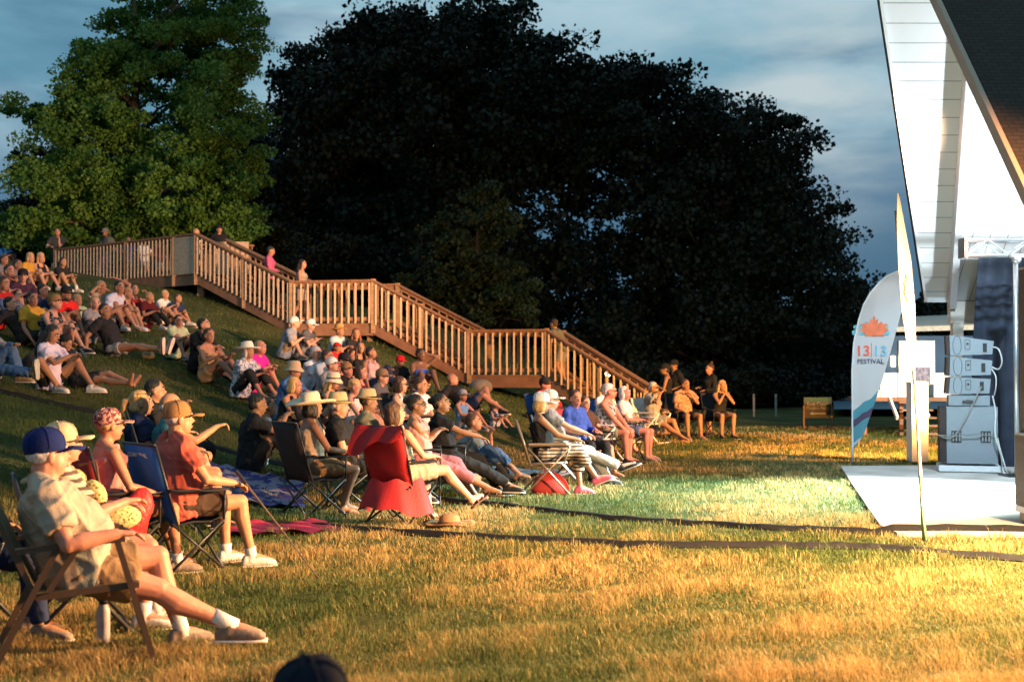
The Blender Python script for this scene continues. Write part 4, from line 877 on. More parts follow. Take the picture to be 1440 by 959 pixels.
def person(label, px, py, d, pose='chair', yaw=None, dy=0, s=1.0, sex='m', g=1.0, skin=None, top=('tee', None), bot=('shorts', None), hair=('short', 'brown'),
           hat=None, shoe=None, head=(0, 0), glasses=None, z=None, res=None, o=None, beard=None, curl=.5, sock=None, xyz=None):
    p0 = P(px, py, d) if xyz is None else Vector(xyz)
    zg = tz(p0.x, p0.y) if z is None else z
    if yaw is None: yaw = math.degrees(math.atan2(TARGET[1] - p0.y, TARGET[0] - p0.x)) + dy
    chair = pose.startswith('chair')
    hp = (proj((p0.x, p0.y, zg)))
    if z is None and xyz is None and abs(hp[1] - py) > 7: print('anchor', label[:40], 'py', py, 'ground at', round(hp[1]))
    T = thing('person', label, 'person', (p0.x, p0.y, zg), R(yaw))
    _h = sum(ord(c_) * (i_ + 3) for i_, c_ in enumerate(label)); jr = np.random.default_rng(_h)
    skin = skin or SKINS[_h % 4]; q = dict(POSES[pose]); q.update(o or {})
    jit = lambda k, a: [tuple(np.array(t_) + jr.uniform(-1, 1, 3) * np.array(a)) for t_ in q[k]]
    if not (o and 'feet' in o) and pose not in ('stand', 'walk', 'standrail'): q['feet'] = jit('feet', (.09, .05, 0))
    if not (o and 'hands' in o) and pose not in ('stretch', 'proneup'): q['hands'] = jit('hands', (.05, .05, .05))
    if not (o and 'lean' in o): q['lean'] = q['lean'] + jr.uniform(-5, 6)
    if head == (0, 0): head = (jr.uniform(-22, 22), jr.uniform(-10, 8))
    v = res or (.0085 if d < 11 else .0115 if d < 20 else .0155)
    fem = sex == 'f'; kid = s < .8
    S = s
    hip = v3(*q['hip']) * (S if not chair else 1); hip[2] = q['hip'][2] if chair else hip[2]
    lean = R(q['lean']); side = v3(0, 1, 0); sp = v3(-math.sin(lean), 0, math.cos(lean)); fw = v3(math.cos(lean), 0, math.sin(lean))
    tw = q.get('twist', 0); fw0 = fw
    if tw: side = v3(-math.sin(R(tw)), math.cos(R(tw)), 0); fw = nrm(np.cross(side, sp))
    slump = q.get('slump', .06 if pose in ('knees', 'chair', 'chairarm', 'chairlong', 'chaircross', 'kneeslow') else 0)
    NK = hip + sp * .52 * S + v3(slump, 0, -.02) * S
    sw = (.175 if fem else .195) * S * (1 + (g - 1) * .35)
    SH = [NK + side * sw - sp * .055 * S, NK - side * sw - sp * .055 * S]
    hw = (.10 if fem else .092) * S
    HP = [hip + v3(0, hw, 0), hip - v3(0, hw, 0)]
    lt, lsn = .435 * S, .425 * S; lu, lf = .285 * S, .255 * S
    AN = []; KN = []
    kn = q.get('kn', [(1, .18, 1.3), (1, -.18, 1.3)]) if pose not in ('stand', 'walk', 'standrail') else [(1, .05, .1), (1, -.05, .1)]
    for i in (0, 1):
        f_ = v3(*q['feet'][i]) * S; 
        if chair and S < .95: f_[2] = max(f_[2], 0)
        k_, a_ = ik(HP[i], f_, lt, lsn, nrm(v3(*kn[i]))); KN.append(k_); AN.append(a_)
    WR = []; EL = []
    for i in (0, 1):
        sg_ = 1 if i == 0 else -1
        h_ = v3(*q['hands'][i]) * S
        if chair: h_ = v3(q['hands'][i][0] * S, q['hands'][i][1] * S, q['hands'][i][2])
        pole = v3(*(q.get('ep', [(-.5, .6, -.8), (-.5, -.6, -.8)])[i]))
        e_, w_ = ik(SH[i], h_, lu, lf, nrm(pole)); EL.append(e_); WR.append(w_)
    hy, hpt = R(head[0]), R(head[1])
    HR = rotm(hy, -hpt)                                  # +pitch looks up
    HC = NK + sp * .03 * S + v3(.035, 0, .128) * S + (HR @ v3(.012, 0, 0)) * S
    hs = S * 1.08 if not kid else S * 1.26
    if kid: HC = HC + v3(0, 0, .015)
    def hd(x, y, z): return HC + HR @ (v3(x, y, z) * hs)
    kind0 = top[0]
    # ---------------- body
    b = Soup(); bel = max(0, g - 1)
    def torso(infl=0, top_='full', z0=-.11, z1=1, flare=0):
        tb = [(-.10, .135, .105, 0), (0, .158 if fem else .150, .118, 0), (.12, .138 if fem else .148, .105 + bel * .16, .01 + bel * .10), (.24, .132 if fem else .152, .104 + bel * .12, .012 + bel * .07),
              (.36, .150 if fem else .168, .115 + (.018 if fem else 0), .012 + (.012 if fem else 0)), (.44, .160 if fem else .182, .098, 0), (.49, .135 if fem else .155, .075, -.005), (.535, .07, .06, 0)]
        out_ = []
        for h_, rx, ry, of in tb:
            if h_ < z0 or h_ > z1: continue
            u = h_ / .53; c = hip + sp * h_ * S + v3(slump, 0, -.02) * S * max(u, 0) ** 2 + fw * of * S
            sd = nrm(v3(0, 1, 0) * (1 - max(u, 0)) + side * max(u, 0)); f_ = nrm(np.cross(sd, sp))
            fl = flare * max(0, (.15 - h_) / .25)
            out_.append((c, sd, f_, rx * S * g + infl + fl, ry * S * (1 + (g - 1) * .6) + infl + fl))
        return loft(out_)
    cov = kind0 in ('tee', 'polo', 'long', 'jacket')
    b.add(torso(-.014 if cov else -.004))
    for sg_ in (1, -1):
      if not cov: b.add(tube([NK + sp * .035 * S - fw * .01 * S, NK + side * sg_ * sw * .5 - sp * .015 * S - fw * .01 * S, NK + side * sg_ * sw * .95 - sp * .05 * S], np.array([.050, .047, .050]) * S * (.9 if fem else 1.05), 8))
    b.add(tube([NK - sp * .03 * S + fw * (.022 if cov else 0) * S, (NK + HC) / 2, HC - HR @ v3(.01, 0, .02) * S], [(.058 if cov else .070) * S * (1 if not fem else .85), .060 * S * (1 if not fem else .84) * (1 + bel * .6), .058 * S * (1 if not fem else .85)], 10))
    b.add(ell(hd(-.012, 0, .022), np.array([.094, .077, .093]) * hs, HR, 14, 10))
    b.add(ell(hd(.022, 0, -.040), np.array([.066, .058 + bel * .02, .074]) * hs, HR, 14, 10))
    b.add(ell(hd(.058, 0, -.088), np.array([.024, .026, .020]) * hs, HR, 8, 6))
    b.add(tube([hd(.074, 0, .020), hd(.096, 0, -.012), hd(.104, 0, -.026)], [.010 * hs, .013 * hs, .014 * hs], 8))
    b.add(ell(hd(.078, 0, .034), np.array([.016, .05, .010]) * hs, HR, 10, 6))
    b.add(ell(hd(.080, 0, -.058), np.array([.014, .026, .014]) * hs, HR, 8, 6))
    for sg_ in (1, -1): b.add(ell(hd(-.008, .078 * sg_, -.012), np.array([.021, .009, .034]) * hs, HR, 10, 6))
    gl = 1 + (g - 1) * .5; fl = .92 if fem else 1
    for i in (0, 1):
        sg_ = 1 if i == 0 else -1
        b.add(ell(SH[i] - side * sg_ * .01 * S, v3(.058, .058, .055) * S * gl * fl * (.86 if cov else 1)))
        u = EL[i] - SH[i]; w_ = WR[i] - EL[i]
        b.add(tube([SH[i], SH[i] + u * .35, SH[i] + u * .8, EL[i], EL[i] + w_ * .25, EL[i] + w_ * .75, WR[i]], np.array([.052 * (.85 if cov else 1), .050 * (.9 if cov else 1), .041, .038, .041, .030, .025]) * S * gl * fl, 10))
        b.add(ell(EL[i], v3(.038, .038, .038) * S * gl * fl))
        u = KN[i] - HP[i]; w_ = AN[i] - KN[i]; cn = nrm(np.cross(np.cross(u, w_), w_)) if np.linalg.norm(np.cross(u, w_)) > 1e-4 else v3(-1, 0, 0)
        if cn @ v3(*((HP[i] + AN[i]) / 2 - KN[i])) < 0: cn = -cn
        b.add(ell(HP[i], v3(.095, .095, .10) * S * gl))
        b.add(tube([HP[i], HP[i] + u * .4, HP[i] + u * .85, KN[i]], np.array([.090, .080, .060, .055]) * S * gl, 12))
        b.add(ell(KN[i], v3(.056, .056, .056) * S * gl))
        b.add(tube([KN[i], KN[i] + w_ * .28 + cn * .016 * S, KN[i] + w_ * .6 + cn * .006 * S, AN[i]], np.array([.052, .058, .042, .034]) * S * gl, 12))
        b.add(ell(AN[i], v3(.037, .037, .037) * S))
    # feet
    FT = []
    for i in (0, 1):
        sg_ = 1 if i == 0 else -1; w_ = nrm(AN[i] - KN[i]); off = AN[i][2] > .2 * S or w_[0] > .93
        if q.get('toe') or off:
            f_ = nrm(v3(.45, sg_ * .25, .75) - w_ * (v3(.45, sg_ * .25, .75) @ w_) * .85); 
            if AN[i][2] > .2 * S: f_ = nrm(v3(.85, 0, .35))
            dn = w_
        else: f_ = nrm(v3(1, sg_ * .22, 0)); dn = v3(0, 0, -1)
        FT.append((AN[i], f_, dn))
        hl = AN[i] - f_ * .045 * S + dn * .05 * S; ts = AN[i] + f_ * .17 * S + dn * .06 * S; md = AN[i] + f_ * .07 * S + dn * .035 * S
        b.add(tube([hl, AN[i] + dn * .02 * S + f_ * .01 * S, md, ts], np.array([.030, .042, .038, .024]) * S, 10))
    # hands
    ex = Soup()
    for i in (0, 1):
        sg_ = 1 if i == 0 else -1
        fd = nrm(WR[i] - EL[i]); hdv = q.get('hd', [None, None])[i]
        if hdv is not None: fd = nrm(v3(*hdv))
        elif pose != 'stretch' and pose != 'proneup': fd = nrm(fd + v3(.3, -sg_ * .25, -.25))
        else: fd = nrm(v3(-.5, sg_ * .5, 0))
        sd = np.cross(fd, v3(0, 0, 1)); sd = nrm(sd) if np.linalg.norm(sd) > .2 else v3(0, 1, 0); pn = nrm(np.cross(sd, fd))   # pn ~ up (back of the hand)
        if pn[2] < 0: pn = -pn
        hS = S * (.93 if fem else 1)
        pc = WR[i] + fd * .045 * hS
        b.add(loft([(WR[i] + fd * k * hS, sd, pn, rx * hS, ry * hS) for k, rx, ry in ((-.01, .026, .020), (.03, .036, .016), (.065, .040, .015), (.09, .036, .012))], 10))
        for j, (yy, L_) in enumerate(((.030, .070), (.010, .080), (-.010, .075), (-.029, .058))):
            yy_ = yy * hS * sg_; r0 = WR[i] + fd * .080 * hS + sd * yy_; d_ = fd; c_ = curl * (1 + .12 * j); pts = [r0]
            for k in range(3):
                d_ = nrm(d_ * math.cos(c_ * .55) - pn * math.sin(c_ * .55)); pts.append(pts[-1] + d_ * L_ * hS * (.44, .31, .25)[k])
            ex.add(tube(pts, np.array([.0095, .0088, .0080, .0062]) * hS, 6 if d > 11 else 8))
        r0 = WR[i] + fd * .025 * hS + sd * .028 * sg_ * hS; d_ = nrm(fd * .7 + sd * sg_ * .7 - pn * .3); p1 = r0 + d_ * .042 * hS; p2 = p1 + nrm(d_ + fd * .8) * .032 * hS
        ex.add(tube([r0, p1, p2], np.array([.013, .0105, .008]) * hS, 6 if d > 11 else 8))
    fz = 1.0 if d < 11 else 1.45
    # face details
    for sg_ in (1, -1):
        ex.add(ell(hd(.0745, .030 * sg_, .014), np.array([.0095, .013, .0095]) * hs, HR, 8, 6), 1)
        ex.add(ell(hd(.0825, .030 * sg_, .0135), np.array([.0035, .0058 * fz, .0058 * fz]) * hs, HR, 8, 6), 2)
        ex.add(tube([hd(.083, .012 * sg_, .034), hd(.084, .03 * sg_, .040), hd(.072, .049 * sg_, .034)], np.array([.0035, .0045, .003]) * hs * fz, 5), 3)
    ex.add(tube([hd(.080, .022, -.057), hd(.0935, 0, -.056), hd(.080, -.022, -.057)], np.array([.003, .0065, .003]) * hs * fz, 6), 4)
    hc = HAIRC[hair[1]] if hair[1] in HAIRC else HAIRC['brown']
    ob = link('body', mesh_np('body', np.concatenate(b.V), b.F, skin), T)
    BAKE.append((ob, v, 3, ex, [skin, EYEW, EYED, hc, LIP], 0, 0))
    seed = len(BAKE)
    # ---------------- clothes
    kind, tm = top; sleeve = 0
    vg = v * 1.15
    if kind:
        c = Soup()
        if kind in ('tee', 'polo', 'long', 'jacket'):
            inf = .028 if kind != 'jacket' else .038
            c.add(torso(inf, z0=-.11 if kind != 'crop' else .05, z1=.5, flare=.012))
            c.add(loft([(NK - sp * .14 * S, side, fw, .17 * S * g, .125 * S), (NK - sp * .06 * S, side, fw, .145 * S * g, .105 * S), (NK - sp * .03 * S, side, fw, .12 * S * g, .092 * S), (NK + sp * .005 * S, side, fw, .084 * S, .078 * S)], 14))
            fr = {'tee': .62, 'polo': .72}.get(kind, 2)
            for i in (0, 1):
                sg_ = 1 if i == 0 else -1
                u = EL[i] - SH[i]; w_ = WR[i] - EL[i]; rr = np.array([.072, .070, .071]) * S * gl
                st_ = SH[i] - side * sg_ * .035 * S + sp * .0
                c.add(ell(SH[i] - side * sg_ * .015 * S, v3(.076, .078, .074) * S * gl)); c.add(tube([NK + sp * .02 * S + side * sg_ * .045 * S, NK + side * sg_ * sw * .55 - sp * .012 * S, NK + side * sg_ * sw * .95 - sp * .045 * S], np.array([.054, .062, .066]) * S * (.92 if fem else 1.06), 10))
                if fr < 1: c.add(tube([st_, SH[i] + u * .3, SH[i] + u * fr], rr, 12))
                else:
                    c.add(tube([st_, SH[i] + u * .5, EL[i]], np.array([.068, .060, .052]) * S * gl, 12)); c.add(ell(EL[i], v3(.052, .052, .052) * S * gl))
                    c.add(tube([EL[i], EL[i] + w_ * .5, EL[i] + w_ * .93], np.array([.052, .045, .038]) * S * gl, 12))
            if kind == 'polo': c.add(tube([NK - sp * .01 * S + fw * .07 * S + side * .02 * S, NK + sp * .035 * S + side * .075 * S, NK + sp * .05 * S - fw * .07 * S, NK + sp * .035 * S - side * .075 * S, NK - sp * .01 * S + fw * .07 * S - side * .02 * S], .022 * S, 8))
        elif kind in ('tank', 'dress'):
            c.add(torso(.017, z0=-.11, z1=.45, flare=.012))
            for sg_ in (1, -1):
                m0 = NK + side * sg_ * .085 * S - sp * .03 * S
                c.add(tube([NK - sp * .16 * S + side * sg_ * .10 * S + fw * .105 * S, m0 + fw * .055 * S + sp * .025 * S, m0 + sp * .035 * S - fw * .02 * S, NK - sp * .16 * S + side * sg_ * .10 * S - fw * .095 * S], .022 * S, 8))
        elif kind == 'strapless': c.add(torso(.016, z0=-.11, z1=.37))
        ot = link({'tee': 't_shirt', 'polo': 'polo_shirt', 'long': 'shirt', 'jacket': 'jacket', 'tank': 'tank_top', 'dress': 'dress', 'strapless': 'strapless_top'}[kind], mesh_np('top', np.concatenate(c.V), c.F, tm), T)
        BAKE.append((ot, vg, 2, None, [tm], .018 * S, seed))
    bk, bm_ = bot
    if bk:
        c = Soup()
        c.add(loft([(hip - sp * .11 * S, v3(0, 1, 0), fw0, .13 * S * gl, .11 * S * gl), (hip - sp * .03 * S, v3(0, 1, 0), fw0, .172 * S * g, .135 * S * gl), (hip + sp * .06 * S, v3(0, 1, 0), fw0, .148 * S * g, .112 * S * gl)]))
        fr = {'shorts': .72, 'short': .40, 'pants': 2, 'capri': 1.5, 'skirt': .7}[bk]
        for i in (0, 1):
            u = KN[i] - HP[i]; w_ = AN[i] - KN[i]
            c.add(ell(HP[i], v3(.108, .108, .11) * S * gl))
            if fr < 1: c.add(tube([HP[i], HP[i] + u * fr * .5, HP[i] + u * fr], np.array([.104, .097, .090 if fr > .5 else .098]) * S * gl, 14))
            else:
                c.add(tube([HP[i], HP[i] + u * .5, KN[i]], np.array([.104, .088, .072]) * S * gl, 14)); c.add(ell(KN[i], v3(.071, .071, .071) * S * gl))
                e_ = .55 if fr < 1.8 else .93; c.add(tube([KN[i], KN[i] + w_ * .4, KN[i] + w_ * e_], np.array([.070, .070, .062]) * S * gl, 14))
        if bk == 'skirt' or kind == 'dress':
            u0 = KN[0] - HP[0]; u1 = KN[1] - HP[1]; m_s = (HP[0] + HP[1]) / 2; m_e = (HP[0] + u0 * .72 + HP[1] + u1 * .72) / 2; hs_ = np.linalg.norm((HP[0] + u0 * .72) - (HP[1] + u1 * .72)) / 2
            c.add(tube([m_s, m_e], [.10 * S, .085 * S], 12))
        o2 = link({'shorts': 'shorts', 'short': 'shorts', 'pants': 'trousers', 'capri': 'cropped_trousers', 'skirt': 'skirt'}[bk], mesh_np('bottom', np.concatenate(c.V), c.F, bm_), T)
        BAKE.append((o2, vg, 2, None, [bm_], .012 * S, seed + 3))
    if shoe:
        sm, sk = shoe if isinstance(shoe, tuple) else (shoe, 'shoe')
        for i in (0, 1):
            a_, f_, dn = FT[i]; c = Soup(); sdv = nrm(np.cross(f_, dn))
            A0 = a_ - f_ * .06 * S + dn * .045 * S
            if sk == 'shoe':
                c.add(loft([(a_ + f_ * x * S + dn * (.090 - h_) * S, sdv, dn, w_ * S, h_ * S) for x, w_, h_ in ((-.075, .026, .030), (-.055, .036, .046), (.0, .040, .052), (.05, .043, .044), (.12, .050, .032), (.165, .046, .026), (.195, .030, .018))], 12))
                c.add(tube([a_ + dn * .055 * S, a_ - dn * .012 * S], [.046 * S, .043 * S], 12))
            else:
                for x_ in (.02, .11): c.add(tube([a_ + f_ * x_ * S + dn * .085 * S + sdv * .046 * S, a_ + f_ * (x_ + .01) * S + dn * .022 * S, a_ + f_ * x_ * S + dn * .085 * S - sdv * .046 * S], .013 * S, 8))
            o3 = link('shoe' if sk == 'shoe' else 'sandal', mesh_np('shoe', np.concatenate(c.V), c.F, sm), T); BAKE.append((o3, min(v, .010), 2, None, [sm], 0, 0))
            b2 = MB(); VF = loft([(a_ + f_ * x * S + dn * .094 * S, sdv, dn, w_ * S, .011 * S) for x, w_ in ((-.082, .022), (-.06, .038), (.05, .046), (.13, .053), (.19, .040), (.205, .026))], 12); b2.add(*VF); b2.obj('sole', SOLE if sk == 'shoe' else sm, o3, True)
    if sock:
        for i in (0, 1):
            w_ = nrm(AN[i] - KN[i]); b2 = MB(); b2.tube([AN[i] - w_ * sock * S, AN[i] - w_ * .02 * S, AN[i] + w_ * .04 * S], np.array([.046, .043, .044]) * S, 12); b2.obj('sock', cloth('white', (.62, .61, .58)), T, True)
    # ---------------- hair
    st = hair[0]
    if st:
        c = Soup(); hh = lambda x, y, z, rx, ry, rz: c.add(ell(hd(x, y, z), np.array([rx, ry, rz]) * hs, HR, 14, 9))
        if st != 'fringe' and st != 'bald' and hat:
            hh(-.026, 0, .004, .080, .0825, .060)
        elif st != 'fringe' and st != 'bald':
            hh(-.026, 0, .046, .092, .082, .078); hh(-.048, 0, .000, .062, .078, .072)
        if st == 'fringe':
            hh(-.055, 0, -.01, .055, .078, .045)
        if st in ('bob', 'long', 'pony'):
            hh(-.05, 0, -.045, .062, .082, .085 if st != 'pony' else .05)
        if st == 'bob':
            for sg_ in (1, -1): hh(-.012, .066 * sg_, -.035, .045, .026, .085)
        if st == 'long':
            bk_ = HR @ v3(-1, 0, 0)
            for sg_ in (1, 0, -1):
                c.add(tube([hd(-.05, .05 * sg_, .0), hd(-.075, .06 * sg_, -.12), hd(-.085, .07 * sg_, -.22), hd(-.06, .08 * sg_, -.33)], np.array([.05, .045, .042, .018]) * hs, 10))
            for sg_ in (1, -1): c.add(tube([hd(.0, .07 * sg_, .02), hd(-.005, .085 * sg_, -.10), hd(.02, .10 * sg_, -.24)], np.array([.028, .028, .012]) * hs, 8))
        if st == 'pony': c.add(tube([hd(-.10, 0, .03), hd(-.15, 0, .02), hd(-.165, 0, -.06), hd(-.14, 0, -.17)], np.array([.022, .034, .032, .010]) * hs, 10))
        if st == 'bun': hh(-.125, 0, .045, .040, .042, .040)
        if st == 'topbun': hh(-.07, 0, .14, .038, .04, .034)
        if c.n:
            o4 = link('hair', mesh_np('hair', np.concatenate(c.V), c.F, hc), T); BAKE.append((o4, min(v, .011), 2, None, [hc], .0035 * hs, -seed))
    if beard:
        c = Soup(); c.add(ell(hd(.040, 0, -.082), np.array([.050, .054, .045]) * hs, HR, 12, 8)); bm2 = HAIRC[beard]; o4 = link('beard', mesh_np('beard', np.concatenate(c.V), c.F, bm2), T); BAKE.append((o4, min(v, .009), 2, None, [bm2], .002, seed))
    # ---------------- hats
    if hat:
        hk, hm = hat[0], hat[1]; band = hat[2] if len(hat) > 2 else None
        tilt = np.array(Matrix.Rotation(R(-6), 3, 'Y')); HT = HR @ tilt
        def cv(profile, n=26, fx=None, cz=.0, cx=-.012):
            V, F = lathe([(r * hs, z * hs) for r, z in profile], n, (0, 0, 0), None, fx); return (V @ HT.T) + hd(cx, 0, cz), F
        if hk in ('cap', 'backcap'):
            dirx = 1 if hk == 'cap' else -1
            def fxc(V): V = V.copy(); V[:, 0] *= 1.14; V[:, 1] *= .98; return V
            b2 = MB(); b2.add(*cv([(.0850, .012), (.0885, .026), (.0890, .050), (.0855, .074), (.077, .095), (.063, .112), (.042, .124), (.015, .130), (.0, .131)], fx=fxc))
            for k_ in range(6 if d < 20 else 0):
                a_ = k_ * pi / 3 + .52; pr = [(.0892, .03), (.0896, .052), (.0868, .075), (.0782, .0965), (.0645, .1135), (.043, .1258), (.015, .1318)]
                pts = [(v3(r_ * math.cos(a_) * 1.14, r_ * math.sin(a_) * .98, z_) * hs) @ HT.T + hd(-.012, 0, 0) for r_, z_ in pr]; b2.tube(pts, .0022 * hs, 5)
            b2.add(*ell(v3(0, 0, .133) * hs @ HT.T + hd(-.012, 0, 0), np.array([.009, .009, .005]) * hs, None, 8, 6)); oc = b2.obj('cap', hm, T, True)
            b2 = MB(); V = []; F = []; n_ = 11
            for j in range(n_):
                a_ = -1.15 + 2.3 * j / (n_ - 1)
                for r0, zz in ((.085, 0), (.130, .002), (.170 + .014 * math.cos(a_), -.008)):
                    yv = math.sin(a_) * (.088 if r0 < .1 else .082 if r0 < .13 else .072); xv = (math.cos(a_) * .088 + (r0 - .085) * (1 if True else 0)) if r0 < .1 else math.cos(a_) * .5 * .09 + r0 - .035
                    zc = .022 + zz - .9 * yv * yv * 2.2
                    V.append(hd(0, 0, 0) * 0 + v3(dirx * xv * hs, yv * hs, zc * hs))
            V = np.array(V); top_ = (V @ HT.T) + hd(-.012, 0, 0); bot_ = ((V - v3(0, 0, .007 * hs)) @ HT.T) + hd(-.012, 0, 0)
            for j in range(n_ - 1):
                for k in range(2): q_ = j * 3 + k; F.append((q_, q_ + 1, q_ + 4, q_ + 3))
            k = len(V); F2 = [tuple(i + k for i in f[::-1]) for f in F]
            ed = [0, 1, 2] + [j * 3 + 2 for j in range(1, n_)] + [(n_ - 1) * 3 + 1, (n_ - 1) * 3] + [j * 3 for j in range(n_ - 2, 0, -1)]
            F3 = [(ed[i], ed[(i + 1) % len(ed)], ed[(i + 1) % len(ed)] + k, ed[i] + k) for i in range(len(ed))]
            b2.add(np.r_[top_, bot_], F + F2 + F3); b2.obj('brim', hat[2] if len(hat) > 2 else hm, oc, True)
        elif hk == 'visor':
            pass
        else:
            R_, crown, curl_, droop = {'straw': (.19, .115, .035, .0), 'wide': (.235, .12, .05, .0), 'bucket': (.135, .10, 0, .035), 'fedora': (.145, .11, .02, .0)}[hk]
            def fxs(V):
                V = V.copy(); r = np.hypot(V[:, 0], V[:, 1]); an_ = np.arctan2(V[:, 1], V[:, 0]); k = np.clip((r / hs - .1) / (R_ - .1), 0, 1.2)
                V[:, 2] += curl_ * hs * k * k * np.abs(np.sin(an_)) ** 2 - .012 * hs * k * np.cos(an_) - droop * hs * k + .006 * hs * k * np.sin(3 * an_ + seed); V[:, 0] *= 1.10; return V
            t_ = .035
            b2 = MB(); b2.add(*cv([(.084, t_ - .004), (R_ * .75, t_ - .006), (R_, t_ - .004), (R_ + .001, t_ + .002), (R_ * .75, t_), (.097, t_ + .006), (.093, t_ + .03), (.087, t_ + crown * .7), (.076, t_ + crown * .95), (.055, t_ + crown * 1.04), (.02, t_ + crown * .98), (0, t_ + crown * .96)], 30, fxs)); oc = b2.obj('hat', hm, T, True)
            if band is not None:
                b2 = MB(); b2.add(*cv([(.090, t_ + .006), (.0975, t_ + .008), (.0955, t_ + .026), (.088, t_ + .026)], 26, lambda V: V * np.array([1.1, 1, 1]))); b2.obj('hat_band', band, oc, True)
    if glasses:
        b2 = MB(); zz = .014 if glasses != 'up' else .085; xo = .0 if glasses != 'up' else -.02
        for sg_ in (1, -1):
            if glasses == 'clear':
                pts = [hd(.092 + xo, (.031 + .021 * math.cos(a)) * sg_, zz + .016 * math.sin(a)) for a in np.linspace(0, 2 * pi, 12)]; b2.tube(pts, .0022 * hs, 5)
            else: b2.add(*ell(hd(.090 + xo, .030 * sg_, zz), np.array([.006, .025, .019]) * hs, HR, 10, 6))
            b2.tube([hd(.088 + xo, .052 * sg_, zz), hd(.04 + xo, .076 * sg_, zz + .004), hd(-.01 + xo, .080 * sg_, zz)], .0026 * hs, 5)
        b2.tube([hd(.095 + xo, .012, zz + .003), hd(.095 + xo, -.012, zz + .003)], .003 * hs, 5)
        b2.obj('glasses', BLACKM, T, True)
    info = dict(T=T, HC=HC, HR=HR, WR=WR, EL=EL, KN=KN, AN=AN, NK=NK, SH=SH, hip=hip, yaw=yaw, loc=(p0.x, p0.y, zg), sp=sp)
    PEOPLE[label] = info
    return info
def wpt(info, l):
    """person-local point to world"""
    a = R(info['yaw']); return Vector((info['loc'][0] + l[0] * math.cos(a) - l[1] * math.sin(a), info['loc'][1] + l[0] * math.sin(a) + l[1] * math.cos(a), info['loc'][2] + l[2]))

def bake_all():
    for ob, v, sm, *_ in BAKE:
        m = ob.modifiers.new('r', 'REMESH'); m.mode = 'VOXEL'; m.voxel_size = v; m.use_smooth_shade = True
        m2 = ob.modifiers.new('s', 'SMOOTH'); m2.factor = .5; m2.iterations = sm
    bpy.context.view_layer.update(); dg = bpy.context.evaluated_depsgraph_get()
    res_ = [bpy.data.meshes.new_from_object(b_[0].evaluated_get(dg)) for b_ in BAKE]
    for (ob, v, sm, ex, mats, amp, seed), me in zip(BAKE, res_):
        ob.modifiers.clear(); n_ = len(me.vertices)
        if amp and n_:
            co = np.empty(n_ * 3, np.float32); me.vertices.foreach_get('co', co); co = co.reshape(-1, 3); no = np.empty(n_ * 3, np.float32); me.vertex_normals.foreach_get('vector', no); no = no.reshape(-1, 3)
            r_ = np.random.default_rng(abs(seed) + 5); f = np.zeros(n_)
            if seed >= 0:
                for k in range(5):
                    dv = r_.normal(size=3); dv[2] *= .7; dv /= np.linalg.norm(dv); fr = r_.uniform(28, 75); ph = r_.uniform(0, 6.28); w2 = r_.normal(size=3) * 14
                    f += (1 - np.abs(np.sin(co @ dv * fr * .5 + ph + 1.2 * np.sin(co @ w2)))) ** 2 * r_.uniform(.5, 1)
                f = f / 1.8 - .28
            else:
                for k in range(6):
                    dv = r_.normal(size=3); dv[2] *= .25; dv /= np.linalg.norm(dv); f += np.sin(co @ dv * r_.uniform(120, 260) + r_.uniform(0, 6) + 2 * np.sin(co[:, 2] * 30)) / 4
            co = co + no * (f * amp)[:, None]; me.vertices.foreach_set('co', co.astype(np.float32).ravel())
        me.materials.clear(); [me.materials.append(m) for m in mats]
        if ex is not None and n_:
            V2 = np.concatenate(ex.V)
            import bmesh
            bm = bmesh.new(); bm.from_mesh(me); base = len(bm.verts); vs = [bm.verts.new(tuple(c)) for c in V2]
            for f_, mi in zip(ex.F, ex.M):
                try: q_ = bm.faces.new([vs[i] for i in f_]); q_.material_index = mi; q_.smooth = True
                except ValueError: pass
            bm.to_mesh(me); bm.free()
        me.polygons.foreach_set('use_smooth', np.ones(len(me.polygons), bool)); me.update()
        old = ob.data; ob.data = me; bpy.data.meshes.remove(old)
